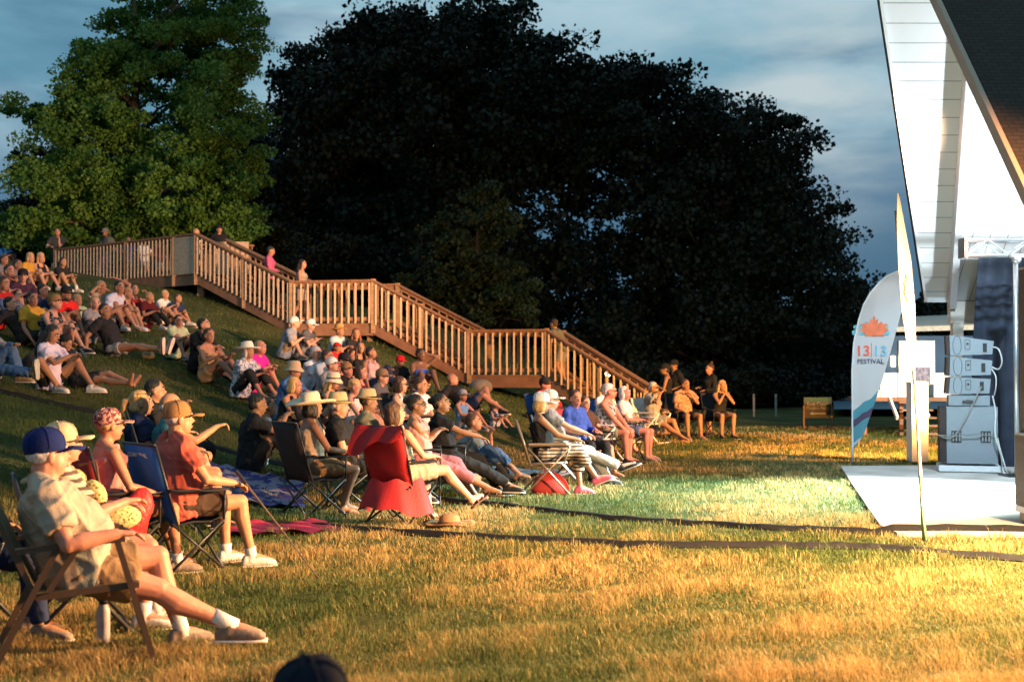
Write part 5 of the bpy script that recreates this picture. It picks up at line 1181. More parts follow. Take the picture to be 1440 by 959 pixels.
# ================================================================== CHAIRS
def frame_at(info_or_loc, yaw):
    return info_or_loc, yaw
def camp_chair(loc, yaw, label, m, text=None, arm=True, low=0, group='folding camp chairs', textx=0):
    T = thing('camp_chair', label, 'chair', loc, R(yaw), group)
    b = MB(); w = .27; r = .011
    for sg in (1, -1):
        b.tube([(-.22, sg * w, .02), (.24, sg * w, .40)], r, 6); b.tube([(.24, sg * w, .02), (-.20, sg * w, .40)], r, 6)
        b.tube([(-.14, sg * w, .34), (-.34, sg * w, 1.0)], r, 6); b.tube([(.24, sg * w, .40), (.25, sg * w, .64)], r, 6)
    for x in (-.22, .24): b.tube([(x, w, .02), (x, -w, .38)], r, 6); b.tube([(x, -w, .02), (x, w, .38)], r, 6)
    b.obj('frame', BLACKM, T, True)
    for x in (-.22, .24):
        for sg in (1, -1): b = MB(); b.tube([(x, sg * w, 0), (x, sg * w, .035)], .018, 8); b.obj('foot_cap', BLACKM, T)
    def sheet(name, P4, sag, mt, nu=9, nv=9, th=.006, nrm_=(0, 0, 1)):
        V = []; F = []; P4 = [np.array(p, float) for p in P4]; nn_ = np.array(nrm_, float)
        for i in range(nu):
            for j in range(nv):
                u, v_ = i / (nu - 1), j / (nv - 1); p = (P4[0] * (1 - u) + P4[1] * u) * (1 - v_) + (P4[3] * (1 - u) + P4[2] * u) * v_
                V.append(p - nn_ * sag * (4 * u * (1 - u)) ** .8 * (4 * v_ * (1 - v_)) ** .4 + nn_ * .008 * math.sin(9 * u + 5 * v_))
        for i in range(nu - 1):
            for j in range(nv - 1): q = i * nv + j; F.append((q, q + nv, q + nv + 1, q + 1))
        V = np.array(V); k = len(V); V = np.r_[V, V - nn_ * th]; F = F + [tuple(i + k for i in f[::-1]) for f in F]
        ed = [(i, 0) for i in range(nu)] + [(nu - 1, j) for j in range(1, nv)] + [(i, nv - 1) for i in range(nu - 2, -1, -1)] + [(0, j) for j in range(nv - 2, 0, -1)]
        e_ = [a * nv + c for a, c in ed]
        for i in range(len(e_)): a, c = e_[i], e_[(i + 1) % len(e_)]; F.append((a, a + k, c + k, c))
        return link(name, mesh_np(name, V, F, mt, True), T)
    sheet('seat', [(-.16, w, .39), (.25, w, .42), (.25, -w, .42), (-.16, -w, .39)], .035, CAMP)
    bk = sheet('backrest', [(-.15, w, .38), (-.345, w, 1.0), (-.345, -w, 1.0), (-.15, -w, .38)], .05, m, nrm_=(.95, 0, .3))
    b = MB(); b.tube([(-.345, w, 1.0), (-.352, 0, 1.0), (-.345, -w, 1.0)], .012, 6); b.obj('top_hem', BLACKM, bk, True)
    if arm:
        for sg in (1, -1): sheet('armrest', [(-.24, sg * (w - .03), .66), (.26, sg * (w - .03), .64), (.26, sg * (w + .05), .64), (-.24, sg * (w + .05), .66)], .02, CAMP, 6, 4)
    if text:
        text_obj(text, .052, WHT, bk, (-.352, 0, .90), (R(90 + 17), 0, R(-90)), 'print', .001)
    return T
def lawn_chair(loc, yaw, label, webm, fm=ALU, group='aluminium lawn chairs', backh=.88, armm=None, w=.27):
    T = thing('lawn_chair', label, 'chair', loc, R(yaw), group); r = .0125
    b = MB()
    for sg in (1, -1):
        b.tube([(.22, sg * w, .40), (.30, sg * w, .62), (.24, sg * w, .64), (-.20, sg * w, .62)], r, 8)
        b.tube([(.30, sg * w, .60), (-.26, sg * w, .02)], r, 8); b.tube([(-.22, sg * w, .60), (.30, sg * w, .02)], r, 8)
    b.tube([(-.26, w, .02), (-.26, -w, .02)], r, 8); b.tube([(.30, w, .02), (.30, -w, .02)], r, 8)
    b.tube([(-.18, w, .38), (-.36, w, backh + .06), (-.36, -w, backh + .06), (-.18, -w, .38)], r, 8)
    b.tube([(-.2, w, .40), (.26, w, .42), (.26, -w, .42), (-.2, -w, .40)], r, 8)
    b.obj('frame', fm, T, True)
    for sg in (1, -1): b = MB(); b.box((.02, sg * w, .645), (.46, .045, .022)); b.obj('armrest', armm or fm, T)
    b = MB(); b.prism([(-.2, w - .01, .395), (.26, w - .01, .415), (.26, -w + .01, .415), (-.2, -w + .01, .395)], (0, 0, .012)); b.obj('seat', webm, T)
    b = MB(); b.prism([(-.19, w - .01, .42), (-.355, w - .01, backh + .05), (-.355, -w + .01, backh + .05), (-.19, -w + .01, .42)], (.012, 0, .003)); b.obj('backrest', webm, T)
    return T
def sling_chair(loc, yaw, label):
    T = thing('patio_chair', label, 'chair', loc, R(yaw)); w = .29; br = mat('bronze frame', (.07, .045, .03), .4, .1, spec=.5); sl = mat('olive sling mesh', (.20, .19, .11), .85, .15, 20, .8, 260)
    for sg in (1, -1):
        b = MB(); b.beam((.20, sg * w, .67), (.40, sg * w, .0), .032, .032); b.beam((-.10, sg * w, .64), (-.42, sg * w, .0), .032, .032); b.obj('leg', br, T)
        b = MB(); b.beam((-.30, sg * w, .635), (.24, sg * w, .68), .05, .028); b.obj('armrest', br, T)
        b = MB(); b.beam((.30, sg * (w - .03), .43), (-.20, sg * (w - .03), .39), .03, .035); b.beam((-.20, sg * (w - .03), .39), (-.50, sg * (w - .03), 1.02), .03, .03); b.beam((-.14, sg * w, .42), (.0, sg * w, .64), .025, .03); b.obj('side_rail', br, T)
    b = MB(); b.beam((-.50, -w, 1.02), (-.50, w, 1.02), .03, .03); b.beam((.30, -w, .43), (.30, w, .43), .03, .03); b.beam((.38, -w, .08), (.38, w, .08), .02, .02); b.obj('cross_bar', br, T)
    b = MB(); b.prism([(-.20, w - .05, .395), (.29, w - .05, .435), (.29, -w + .05, .435), (-.20, -w + .05, .395)], (0, 0, .008)); b.obj('seat', sl, T)
    b = MB(); b.prism([(-.20, w - .05, .40), (-.495, w - .05, 1.02), (-.495, -w + .05, 1.02), (-.20, -w + .05, .40)], (.008, 0, .004)); b.obj('backrest', sl, T)
    return T

HEADZ = {'knees': .79, 'kneeslow': .80, 'cross': .80, 'stretch': .73, 'oneup': .78, 'proneup': .64, 'stand': 1.60, 'walk': 1.58, 'standrail': 1.52}
def H(label, hx, hy, dg, pose='knees', s=1.0, yaw=None, dy=0, span=.25, **k):
    """put a seated figure where its head shows, on the slope it sits on"""
    chair = pose.startswith('chair'); lq = R({**POSES[pose], **(k.get('o') or {})}['lean']); hz = (.52 + .50 * math.cos(lq) * s + .15 * s) if chair else HEADZ[pose] * s
    q = dict(POSES[pose]); q.update(k.get('o') or {}); ln = R(q['lean']); off = (-.70 * math.sin(ln) + .07) * s
    best = None
    for d in np.linspace(dg * (1 - span), dg * (1 + span), 61):
        X = (hx - 720) / FPX * d; X0, Y0 = X, d
        for _ in range(1):
            yw = math.atan2(TARGET[1] - Y0, TARGET[0] - X0) + R(dy) if yaw is None else R(yaw)
            X0 = X - off * math.cos(yw); Y0 = d - off * math.sin(yw)
        zg = tz(X0, Y0); p = proj((X, d, zg + hz)); e = abs(p[1] - hy) + 45 * abs(d - dg) / dg
        if best is None or e < best[0]: best = (e, X0, Y0, zg, d, p[1])
    if abs(best[5] - hy) > 8: print('head off', label[:50], round(best[5] - hy), 'd', round(best[4], 1))
    return person(label, 0, 0, best[4], pose, yaw=yaw, dy=dy, s=s, xyz=(best[1], best[2], 0), **k)
def on(info, fn, label, *a, turn=0, **k): return fn((info['loc'][0], info['loc'][1], info['loc'][2]), info['yaw'] + turn, label, *a, **k)

BLK = cloth('black', (.018, .018, .02)); NVYC = cloth('navy', (.018, .028, .07)); WTC = cloth('white', (.62, .61, .58)); RED = cloth('red', (.42, .02, .02))
GRYC = cloth('grey', (.22, .22, .23)); KHA = cloth('khaki', (.20, .13, .07)); DEN = cloth('denim', (.07, .12, .22)); TEA = cloth('teal', (.03, .13, .16)); OLI = cloth('olive', (.16, .15, .10))
MAR = cloth('maroon', (.10, .015, .02)); YEL = cloth('yellow', (.50, .26, .03)); BLU2 = cloth('blue', (.03, .09, .42)); PNK = cloth('pink', (.55, .05, .22)); MAU = cloth('mauve', (.30, .11, .12))
BEI = cloth('beige', (.33, .28, .22)); COR = cloth('coral', (.42, .22, .20)); LBL = cloth('light blue', (.35, .42, .48)); PLM = cloth('plum', (.06, .025, .045)); LGN = cloth('pale green', (.40, .46, .26))
FLO = cloth('floral', (.45, .47, .50), ('noise', (.10, .14, .22), 26)); FLP = cloth('pink floral', (.45, .25, .22), ('noise', (.12, .03, .04), 40)); PLD = cloth('patterned', (.50, .50, .50), ('noise', (.08, .08, .10), 22))
TAN = cloth('tan', (.30, .19, .10)); SAL = cloth('salmon red', (.40, .085, .06)); DKB = cloth('dark brown', (.055, .035, .025)); STRP = cloth('striped', (.45, .36, .28), ('stripe', (.08, .06, .05), 7))
STRAW = mat('straw', (.58, .42, .22), .85, .12, 30, .6, 220); STRAWW = mat('pale straw', (.68, .56, .40), .85, .1, 30, .6, 220); BANDK = cloth('black band', (.02, .02, .02)); BANDG = cloth('green band', (.10, .14, .07))
TANCAP = cloth('tan cap', (.25, .14, .06)); BLUCAP = cloth('royal cap', (.008, .018, .10)); LEA = mat('leather', (.10, .05, .03), .6, .2, 20, .3, 80); WSH = mat('shoe white', (.55, .52, .48), .7, .1, 30, .3, 90); GSH = mat('shoe grey', (.20, .16, .13), .7, .2, 30, .3, 90); BSH = mat('shoe black', (.02, .02, .022), .6, .1); PSH = mat('shoe pink', (.55, .10, .18), .6, .15, 30)

# ------------------------------------------------------------------ foreground, left
i = person('white haired man in royal blue cap and beige polo leaning back in a patio chair', 112, 0, 7.0, 'chairlong', yaw=20, s=1.03, g=1.34, top=('polo', BEI), bot=('shorts', KHA), hair=('short', 'white'),
       hat=('cap', BLUCAP), shoe=GSH, head=(16, 0), o=dict(lean=27, feet=[(.56, .16, .09), (.93, -.10, .09)], hands=[(.16, .2, .66), (.20, -.30, .71)], ep=[(-.4, .6, -.7), (-.6, -.5, -.7)]), sock=.10)
on(i, sling_chair, 'bronze patio chair with olive mesh under the man in the blue cap')
cap_l = MB(); 
i2 = person('person in tan bucket cap just behind the beige polo man, legs crossed', 112, 0, 7.8, 'chair', yaw=22, s=.97, g=1.08, top=('tee', STRP), bot=('short', cloth('grey blue', (.20, .20, .27))), hair=('short', 'brown'),
       hat=('cap', cloth('tan bucket', (.50, .40, .26))), shoe=WSH, head=(5, 4), sock=.08, glasses='sun', o=dict(lean=20, feet=[(.50, .10, .09), (.40, -.12, .09)], hands=[(.30, .12, .74), (.30, -.10, .78)]))
on(i2, lawn_chair, 'lawn chair mostly hidden behind the beige polo man', cloth('navy web', (.03, .05, .12)), BLACKM)
i3 = person('person in floral cap cut off by the left edge', -52, 0, 7.5, 'chair', yaw=12, s=.93, sex='f', top=('tee', cloth('slate', (.12, .16, .2))), bot=('pants', NVYC), hair=('short', 'grey'), hat=('cap', FLP), shoe=GSH, head=(10, 0))
on(i3, lawn_chair, 'navy strapped lawn chair at the very left edge', cloth('navy web', (.03, .05, .12)), BLACKM)
i4 = H('woman in pink patterned cap and glasses in a red camp chair', 142, 600, 9.4, 'chair', s=.97, sex='f', yaw=36, top=('tank', COR), bot=('short', BLK), hair=('short', 'fair'), hat=('cap', FLP), glasses='clear', shoe=GSH, head=(4, 0),
       o=dict(lean=14, feet=[(.56, .12, .09), (.48, -.14, .09)], hands=[(.24, .1, .60), (.28, -.22, .62)]), sock=.07)
REDC = mat('red chair fabric', (.40, .035, .03), .75, .12, 8, .3, 160); BLUC = mat('blue chair fabric', (.02, .12, .42), .75, .12, 8, .3, 160)
on(i4, camp_chair, 'red camp chair with white lettering under the woman in the patterned cap', REDC, 'OZARK TRAIL', turn=10)
i5 = H('man in tan cap and salmon red shirt seated in a blue camp chair', 240, 590, 9.8, 'chair', s=1.03, g=1.12, yaw=36, top=('tee', SAL), bot=('shorts', DKB), hair=('short', 'grey'), hat=('cap', TANCAP), shoe=WSH, head=(-8, 0), sock=.06,
       o=dict(lean=12, feet=[(.44, .14, .09), (.52, -.16, .09)], hands=[(.30, .16, .64), (.34, -.24, .68)]))
on(i5, camp_chair, 'blue and black camp chair with white lettering holding the man in the tan cap', BLUC, 'OZARK TRAIL', turn=6)
i6 = H('blonde woman in navy t-shirt with sunglasses pushed up, behind the red camp chair', 192, 566, 11.6, 'chair', s=.98, sex='f', g=1.1, yaw=18, top=('tee', NVYC), bot=('shorts', KHA), hair=('pony', 'blond'), glasses='up', head=(-4, 0), shoe=GSH)
on(i6, camp_chair, 'dark camp chair under the blonde woman in navy', CAMP)
i7 = H('bald man in teal shirt raising his fist', 232, 572, 12.7, 'chair', s=1.0, g=1.08, yaw=14, top=('tee', TEA), bot=('shorts', GRYC), hair=('fringe', 'grey'), head=(2, 4), shoe=BSH, curl=1.5,
       o=dict(lean=10, hands=[(.30, .1, .72), (.44, -.16, .98)], ep=[(-.5, .6, -.8), (.1, -.5, -1)]))
on(i7, camp_chair, 'dark camp chair under the bald man in teal', CAMP)
i8 = H('dark haired person with chin on hand behind the bald man in teal', 214, 549, 13.8, 'chair', s=.95, sex='f', yaw=10, skin=SKIN, top=('tee', BLK), bot=('shorts', BLK), hair=('short', 'black'), o=dict(hands=[(.24, .05, .98), (.3, -.1, .7)]))
on(i8, camp_chair, 'dark camp chair behind the bald man in teal, holding the dark haired person', CAMP)
# row with the three straw hats
j1 = H('woman in wide cream straw hat and white tank top in a black camp chair', 425, 588, 14.0, 'chairarm', span=.03, s=.98, sex='f', skin=SKIN2, yaw=26, top=('tank', cloth('cream', (.50, .40, .28))), bot=('shorts', KHA), hair=('bob', 'black'), hat=('wide', STRAWW, BANDK), shoe=(LEA, 'sandal'),
       o=dict(feet=[(.42, .12, .09), (.30, -.12, .09)], hands=[(.26, .28, .70), (.34, -.22, .68)]))
on(j1, camp_chair, 'black camp chair under the woman in the wide cream hat', CAMP, turn=12)
j2 = H('heavy man in black t-shirt and straw hat with a green band', 468, 586, 14.9, 'chairlong', span=.03, s=1.03, g=1.25, skin=SKIN, yaw=4, top=('tee', BLK), bot=('shorts', BLK), hair=('short', 'grey'), hat=('fedora', STRAW, BANDG), shoe=BSH)
on(j2, camp_chair, 'black camp chair under the heavy man in the green banded hat', CAMP)
j3 = H('woman in olive t-shirt and yellow straw hat with a dark ribbon', 505, 580, 15.8, 'chair', span=.04, s=.98, sex='f', yaw=2, skin=SKIN2, top=('tee', OLI), bot=('shorts', cloth('orange stripe', (.40, .15, .05))), hair=('short', 'brown'), hat=('fedora', STRAW, BANDK), shoe=(LEA, 'sandal'))
on(j3, camp_chair, 'black camp chair under the woman in the yellow straw hat', CAMP)
k1 = H('brown haired woman with legs crossed in the draped red camp chair', 553, 587, 13.3, 'chaircross', span=.02, s=.96, sex='f', yaw=54, top=('tank', cloth('stone', (.40, .36, .28))), bot=('shorts', BEI), hair=('bob', 'brown'), shoe=(LEA, 'sandal'), head=(-28, 0), g=1.08,
       o=dict(feet=[(.36, -.10, .09), (.62, -.46, .24)], hands=[(.26, .1, .62), (.26, -.27, .68)], kn=[(1, .2, 1.2), (1, -.35, 1.3)]))
REDD = mat('bright red nylon', (.30, .010, .014), .65, .1, 6, .4, 60, spec=.4)
cc = on(k1, camp_chair, 'bright red camp chair seen from behind, its loose fabric sagging to the grass', REDD, turn=4)
# the red cover hanging under and behind the seat
V = []; F = []; nu, nv = 26, 12
for a in range(nu):
    for c in range(nv):
        u = a / (nu - 1); w_ = c / (nv - 1); ang = -1.75 + 3.5 * u; rx = .27 + .12 * w_ + .02 * math.sin(u * 31) * w_; ry = .29 + .13 * w_ + .015 * math.sin(u * 19)
        V.append((-.05 - math.cos(ang) * rx, math.sin(ang) * ry, .46 - .25 * w_ - .10 * w_ * abs(math.cos(u * 3.14)) + .02 * math.sin(u * 23)))
for a in range(nu - 1):
    for c in range(nv - 1): q = a * nv + c; F.append((q, q + nv, q + nv + 1, q + 1))
V = np.array(V); n0 = len(V); V = np.r_[V, V * np.array([.985, .985, 1])]; F = F + [tuple(i + n0 for i in f[::-1]) for f in F]
link('skirt_cover', mesh_np('skirt_cover', V, F, REDD, True), cc)
V = []; F = []; nu, nv = 20, 10
for a in range(nu):
    for c in range(nv):
        u = a / (nu - 1); w_ = c / (nv - 1); V.append((-.36 - .035 * math.sin(w_ * 1.6) - .05 * w_ * (1 - u) - .012 * math.sin(u * 14 + w_ * 3), .29 - .58 * u + .05 * w_ * (1 - u), 1.02 - w_ * (.30 - .20 * u + .04 * math.sin(u * 9)) - .02 * math.sin(u * pi)))
for a in range(nu - 1):
    for c in range(nv - 1): q = a * nv + c; F.append((q, q + nv, q + nv + 1, q + 1))
V = np.array(V); n0 = len(V); V = np.r_[V, V + np.array([-.006, 0, 0])]; F = F + [tuple(i + n0 for i in f[::-1]) for f in F]
link('top_flap', mesh_np('top_flap', V, F, REDD, True), cc)
k2 = H('woman with dark bun, glasses and coral top, arms folded', 578, 568, 14.7, 'chairlong', span=.03, s=1.0, sex='f', g=1.12, yaw=4, skin=SKIN2, top=('tank', COR), bot=('capri', MAU), hair=('bun', 'black'), glasses='clear', shoe=(LEA, 'sandal'),
       o=dict(hands=[(.20, -.08, .86), (.24, .10, .84)], lean=14))
on(k2, camp_chair, 'black camp chair under the woman in the coral top', CAMP)
k3 = H('woman with dark bun in a loose black t-shirt, left hand dropping over her knee', 612, 566, 15.6, 'chairlong', span=.03, s=1.0, sex='f', g=1.12, yaw=2, skin=SKIN2, top=('tee', BLK), bot=('pants', BLK), hair=('bun', 'black'), shoe=BSH, o=dict(hands=[(.30, .1, .78), (.48, -.18, .72)], lean=16))
on(k3, camp_chair, 'black camp chair under the woman in the loose black shirt', CAMP)
k4 = H('young woman in white tank top left of her neighbour, behind the coral top', 562, 541, 19, 'chair', s=.97, sex='f', yaw=-16, top=('tank', WTC), bot=('short', DEN), hair=('bob', 'brown'), glasses='sun')
on(k4, camp_chair, 'dark camp chair hidden behind the woman in the coral top', CAMP)
k5 = H('young woman with hair tied back and pale shirt, looking at the stage', 583, 543, 19.4, 'chair', s=.97, sex='f', yaw=-30, top=('tee', WTC), bot=('short', DEN), hair=('bun', 'brown'))
on(k5, camp_chair, 'dark camp chair under the young woman in the pale shirt', CAMP)
m1 = H('man in black t-shirt sitting on the slope, holding a phone up to his face', 358, 568, 17.4, 'knees', s=1.05, g=1.1, dy=10, skin=SKIN2, top=('tee', BLK), bot=('shorts', DKB), hair=('short', 'black'), shoe=GSH,
       o=dict(hands=[(.36, .08, .62), (.40, -.10, .66)], lean=2))
m2 = H('dark haired woman in white tank top beside the man with the raised phone', 381, 571, 18.3, 'knees', s=.96, sex='f', dy=5, skin=SKIN2, top=('tank', WTC), bot=('short', KHA), hair=('short', 'black'), shoe=(LEA, 'sandal'))
n1 = H('woman in jeans sitting on the grass with her hand at her mouth', 662, 592, 17.6, 'kneeslow', s=1.0, sex='f', g=1.05, yaw=-12, top=('tee', cloth('scarf grey', (.22, .24, .26))), bot=('capri', DEN), hair=('bun', 'brown'), shoe=(BSH, 'sandal'),
       o=dict(hands=[(.30, .02, .64), (.12, -.26, .30)], lean=4, ep=[(.3, .4, -1), (-.5, -.6, -.8)]))
H('boy in grey cap and blue tank top on the slope', 652, 557, 21, 'kneeslow', s=.72, dy=0, top=('tank', cloth('blue tank', (.10, .22, .40))), bot=('shorts', GRYC), hair=('short', 'brown'), hat=('cap', GRYC), shoe=GSH)
H('bald man in black t-shirt lying back on his elbows', 633, 532, 23.5, 'proneup', s=1.03, g=1.12, yaw=-28, top=('tee', BLK), bot=('shorts', NVYC), hair=(None, 'grey'), shoe=BSH)
H('toddler with white blond hair sitting alone on the grass', 697, 570, 21.5, 'kneeslow', s=.52, yaw=-35, top=('dress', FLO), bot=('short', WTC), hair=('short', 'blond'))
H('child in bright red cap and black shirt below the staircase', 596 - 33, 509, 25.5, 'cross', s=.74, yaw=-62, skin=SKIN2, top=('tee', BLK), bot=('shorts', BLK), hair=('short', 'black'), hat=('cap', cloth('cap red', (.60, .01, .02))))
H('woman in bright blue strapless top with a hand to her ear', 590, 499, 26, 'knees', s=.98, sex='f', g=1.1, yaw=-55, skin=SKIN3, top=('strapless', BLU2), bot=('short', STRP), hair=('short', 'black'), o=dict(hands=[(.06, .14, .80), (.36, -.1, .4)], ep=[(.2, .8, -.6), (-.5, -.6, -.8)], lean=4))
# ------------------------------------------------------------------ middle of the slope
H('man in white cap and grey shirt, khaki shorts, below the upper landing', 411, 452, 30, 'knees', s=1.03, g=1.12, yaw=-12, top=('polo', cloth('blue grey', (.20, .22, .28))), bot=('shorts', KHA), hair=('short', 'grey'), hat=('cap', WTC), shoe=GSH)
H('person in white cap and charcoal shirt beside the man in khaki shorts', 434, 455, 30.4, 'knees', s=1.0, g=1.05, yaw=-18, top=('tee', cloth('charcoal', (.08, .08, .09))), bot=('shorts', GRYC), hair=('short', 'grey'), hat=('cap', WTC), shoe=GSH)
H('grey haired woman in loose white blouse', 446, 497, 24.5, 'knees', s=1.0, sex='f', g=1.1, yaw=-25, top=('long', cloth('blouse', (.60, .62, .66))), bot=('pants', LBL), hair=('short', 'grey'), shoe=GSH)
H('man in tan bucket hat and blue shirt', 415, 520, 22.3, 'knees', s=1.02, g=1.1, yaw=-15, top=('tee', cloth('mid blue', (.06, .14, .34))), bot=('shorts', GRYC), hair=('short', 'grey'), hat=('bucket', cloth('hat tan', (.38, .30, .20))), shoe=GSH)
H('blonde woman in black sleeveless top', 414, 542, 20.3, 'knees', s=.99, sex='f', g=1.08, yaw=-20, top=('tank', BLK), bot=('capri', BLK), hair=('bob', 'blond'), shoe=(LEA, 'sandal'))
H('blonde woman in narrow cream sunhat and dark top, arms round her knees', 467, 536, 20.2, 'knees', s=1.0, sex='f', g=1.1, yaw=-10, skin=SKIN, top=('tank', DKB), bot=('short', BLK), hair=('long', 'blond'), hat=('bucket', STRAWW, BANDK), shoe=(LEA, 'sandal'))
H('person in white and grey cap behind the cream sunhat', 463, 513, 22, 'knees', s=.98, yaw=-20, top=('tee', GRYC), bot=('shorts', BLK), hair=('short', 'brown'), hat=('cap', WTC, GRYC))
H('short haired blonde woman in white top looking down', 494, 542, 19.5, 'kneeslow', s=.98, sex='f', yaw=-5, top=('tank', WTC), bot=('short', KHA), hair=('short', 'blond'), head=(0, -22))
H('child in red cap and red shirt among the dark clothed group', 474, 489, 26, 'cross', s=.80, yaw=-45, skin=SKIN2, top=('tee', RED), bot=('shorts', BLK), hair=('short', 'black'), hat=('cap', cloth('cap dark red', (.35, .01, .02))))
H('man in tan brimmed hat and light blue shirt above the dark clothed group', 477, 466, 29.5, 'knees', s=1.0, yaw=-30, skin=SKIN2, top=('tee', LBL), bot=('shorts', BLK), hair=('short', 'brown'), hat=('fedora', cloth('hat orange tan', (.40, .22, .08)), BANDK))
H('woman in black with fair hair under the landing', 500, 471, 29.5, 'cross', s=.98, sex='f', yaw=-55, top=('tee', BLK), bot=('pants', BLK), hair=('long', 'auburn'))
H('woman in black vest, second below the landing', 506, 489, 27, 'knees', s=.98, sex='f', yaw=-50, top=('tank', BLK), bot=('pants', BLK), hair=('long', 'brown'))
H('dark skinned person in pale pink vest leaning on one arm', 521, 497, 26.5, 'oneup', s=.97, sex='f', yaw=-30, skin=SKIN2, top=('tank', cloth('pale pink', (.50, .34, .36))), bot=('pants', NVYC), hair=('short', 'black'))
H('woman with sunglasses and black cap turned to her neighbour', 481, 506, 23.5, 'knees', s=.98, sex='f', yaw=-30, top=('tank', COR), bot=('short', BLK), hair=('short', 'black'), hat=('cap', BLK), glasses='sun')
H('small child in pale blue beside the woman in black vest', 497, 497, 26, 'cross', s=.58, yaw=-40, top=('tee', LBL), bot=('shorts', NVYC), hair=('short', 'brown'))
H('person reclining with black trousers and patterned socks stretched out', 487, 519, 21.8, 'stretch', s=1.0, g=1.05, yaw=-18, top=('long', BLK), bot=('pants', BLK), hair=('short', 'brown'), hat=('cap', TANCAP), shoe=mat('patterned shoe', (.5, .5, .5), .7, pattern=('noise', (.02, .02, .02), 30)))
H('woman in broad white sunhat and blue patterned blouse', 350, 494, 25, 'knees', s=.99, sex='f', g=1.08, yaw=-28, top=('tee', FLO), bot=('capri', BLK), hair=('bob', 'grey'), hat=('straw', cloth('white hat', (.66, .62, .52))), shoe=GSH)
H('fair woman in hot pink top behind the broad white sunhat', 363, 488, 26, 'knees', s=.98, sex='f', yaw=-30, top=('tee', cloth('hot pink', (.70, .02, .28))), bot=('short', KHA), hair=('short', 'fair'), shoe=GSH)
H('boy with glasses in pale green shirt', 253, 450, 27, 'knees', s=.86, yaw=-35, top=('tee', LGN), bot=('shorts', BLK), hair=('short', 'black'), glasses='clear', shoe=GSH)
H('bearded man with dark hair behind the woman in the strapless dress', 289, 458, 25.5, 'knees', s=1.0, yaw=-30, skin=SKIN, top=('tee', BLK), bot=('shorts', BLK), hair=('short', 'black'), beard='black')
H('woman in orange strapless dress with long bare legs stretched toward the stage', 295, 472, 24, 'kneeslow', s=1.02, sex='f', yaw=-28, top=('strapless', TAN), bot=('short', TAN), hair=('pony', 'brown'), shoe=WSH)
# ------------------------------------------------------------------ left bank
H('person with camera raised to her face in pale t-shirt below the deck', 142, 404, 31.5, 'knees', s=.97, sex='f', yaw=-35, top=('tee', BEI), bot=('short', GRYC), hair=('bob', 'fair'), o=dict(hands=[(.26, .05, .74), (.26, -.14, .80)], ep=[(.2, .8, -.6), (.2, -.8, -.6)]))
H('man in white t-shirt with a hand on his head', 166, 404, 30.5, 'knees', s=1.05, yaw=-32, top=('tee', cloth('pale lilac', (.52, .52, .60))), bot=('shorts', GRYC), hair=('short', 'black'), shoe=WSH, o=dict(hands=[(.05, .05, .95), (.40, -.1, .44)], ep=[(.9, .6, .2), (-.5, -.6, -.8)]))
H('person leaning forward in red between the man in white and the raised hand', 178, 412, 30, 'knees', s=.95, sex='f', yaw=-30, top=('tank', MAR), bot=('short', BLK), hair=('short', 'fair'))
H('woman in red top holding one hand up beside her face', 190, 408, 30.5, 'cross', s=.95, sex='f', yaw=-40, top=('tank', RED), bot=('shorts', BLK), hair=('short', 'brown'), o=dict(hands=[(.20, .16, .74), (.3, -.1, .25)], ep=[(.2, .8, -.8), (-.5, -.6, -.8)]))
H('boy in maroon shirt reaching toward his friends', 206, 417, 29.5, 'kneeslow', s=.86, yaw=-25, top=('tee', MAR), bot=('pants', BLK), hair=('short', 'fair'), shoe=WSH)
H('blond boy in white t-shirt passing something over', 229, 415, 29.5, 'kneeslow', s=.84, yaw=-25, top=('tee', WTC), bot=('shorts', GRYC), hair=('short', 'blond'), shoe=WSH, o=dict(hands=[(.46, .05, .50), (.46, -.1, .50)]))
H('boy in navy t-shirt at the right end of the row of children', 248, 420, 29.8, 'knees', s=.82, yaw=-35, top=('tee', NVYC), bot=('shorts', KHA), hair=('short', 'brown'), shoe=GSH)
H('woman in black bikini style top and cap, knees drawn up', 80, 425, 25.5, 'knees', s=1.02, sex='f', yaw=-22, top=('tank', cloth('black floral', (.03, .03, .035), ('dots', (.3, .28, .28), 30))), bot=('short', BLK), hair=('short', 'fair'), hat=('cap', TANCAP, BLK), shoe=BSH)
H('person in yellow t-shirt sitting in shade left of the bikini top', 48, 420, 26.5, 'oneup', s=1.0, yaw=-25, skin=SKIN2, top=('tee', YEL), bot=('shorts', BLK), hair=('short', 'black'))
H('dark haired boy in navy behind the yellow t-shirt', 62, 408, 28.5, 'knees', s=.92, yaw=-30, top=('tee', NVYC), bot=('shorts', BLK), hair=('short', 'black'))
H('man in bright red t-shirt and dark cap', 92, 413, 28, 'knees', s=1.0, yaw=-35, top=('tee', cloth('bright red', (.55, .02, .02))), bot=('shorts', GRYC), hair=('short', 'brown'), hat=('cap', BLK), beard='brown')
H('child in pale green beside the bright red t-shirt', 108, 423, 28, 'stretch', s=.78, yaw=-35, top=('tee', LGN), bot=('shorts', LGN), hair=('short', 'fair'))
H('person curled forward with a bracelet left of the man in white', 131, 426, 28.5, 'knees', s=.92, sex='f', yaw=-30, top=('tee', GRYC), bot=('short', BEI), hair=('bob', 'fair'))
H('blond woman in black dress hugging her knees', 58, 362, 34.5, 'knees', s=1.0, sex='f', yaw=-30, top=('dress', BLK), bot=('short', BLK), hair=('bob', 'blond'), shoe=WSH)
H('dark haired girl in black with white socks at the end of the deck', 89, 368, 33.5, 'knees', s=.92, sex='f', yaw=-30, top=('tee', BLK), bot=('short', BLK), hair=('long', 'black'), shoe=WSH, sock=.1)
H('person in orange yellow top behind the blond woman', 42, 362, 36, 'knees', s=.98, sex='f', yaw=-40, top=('tee', YEL), bot=('shorts', KHA), hair=('bob', 'blond'))
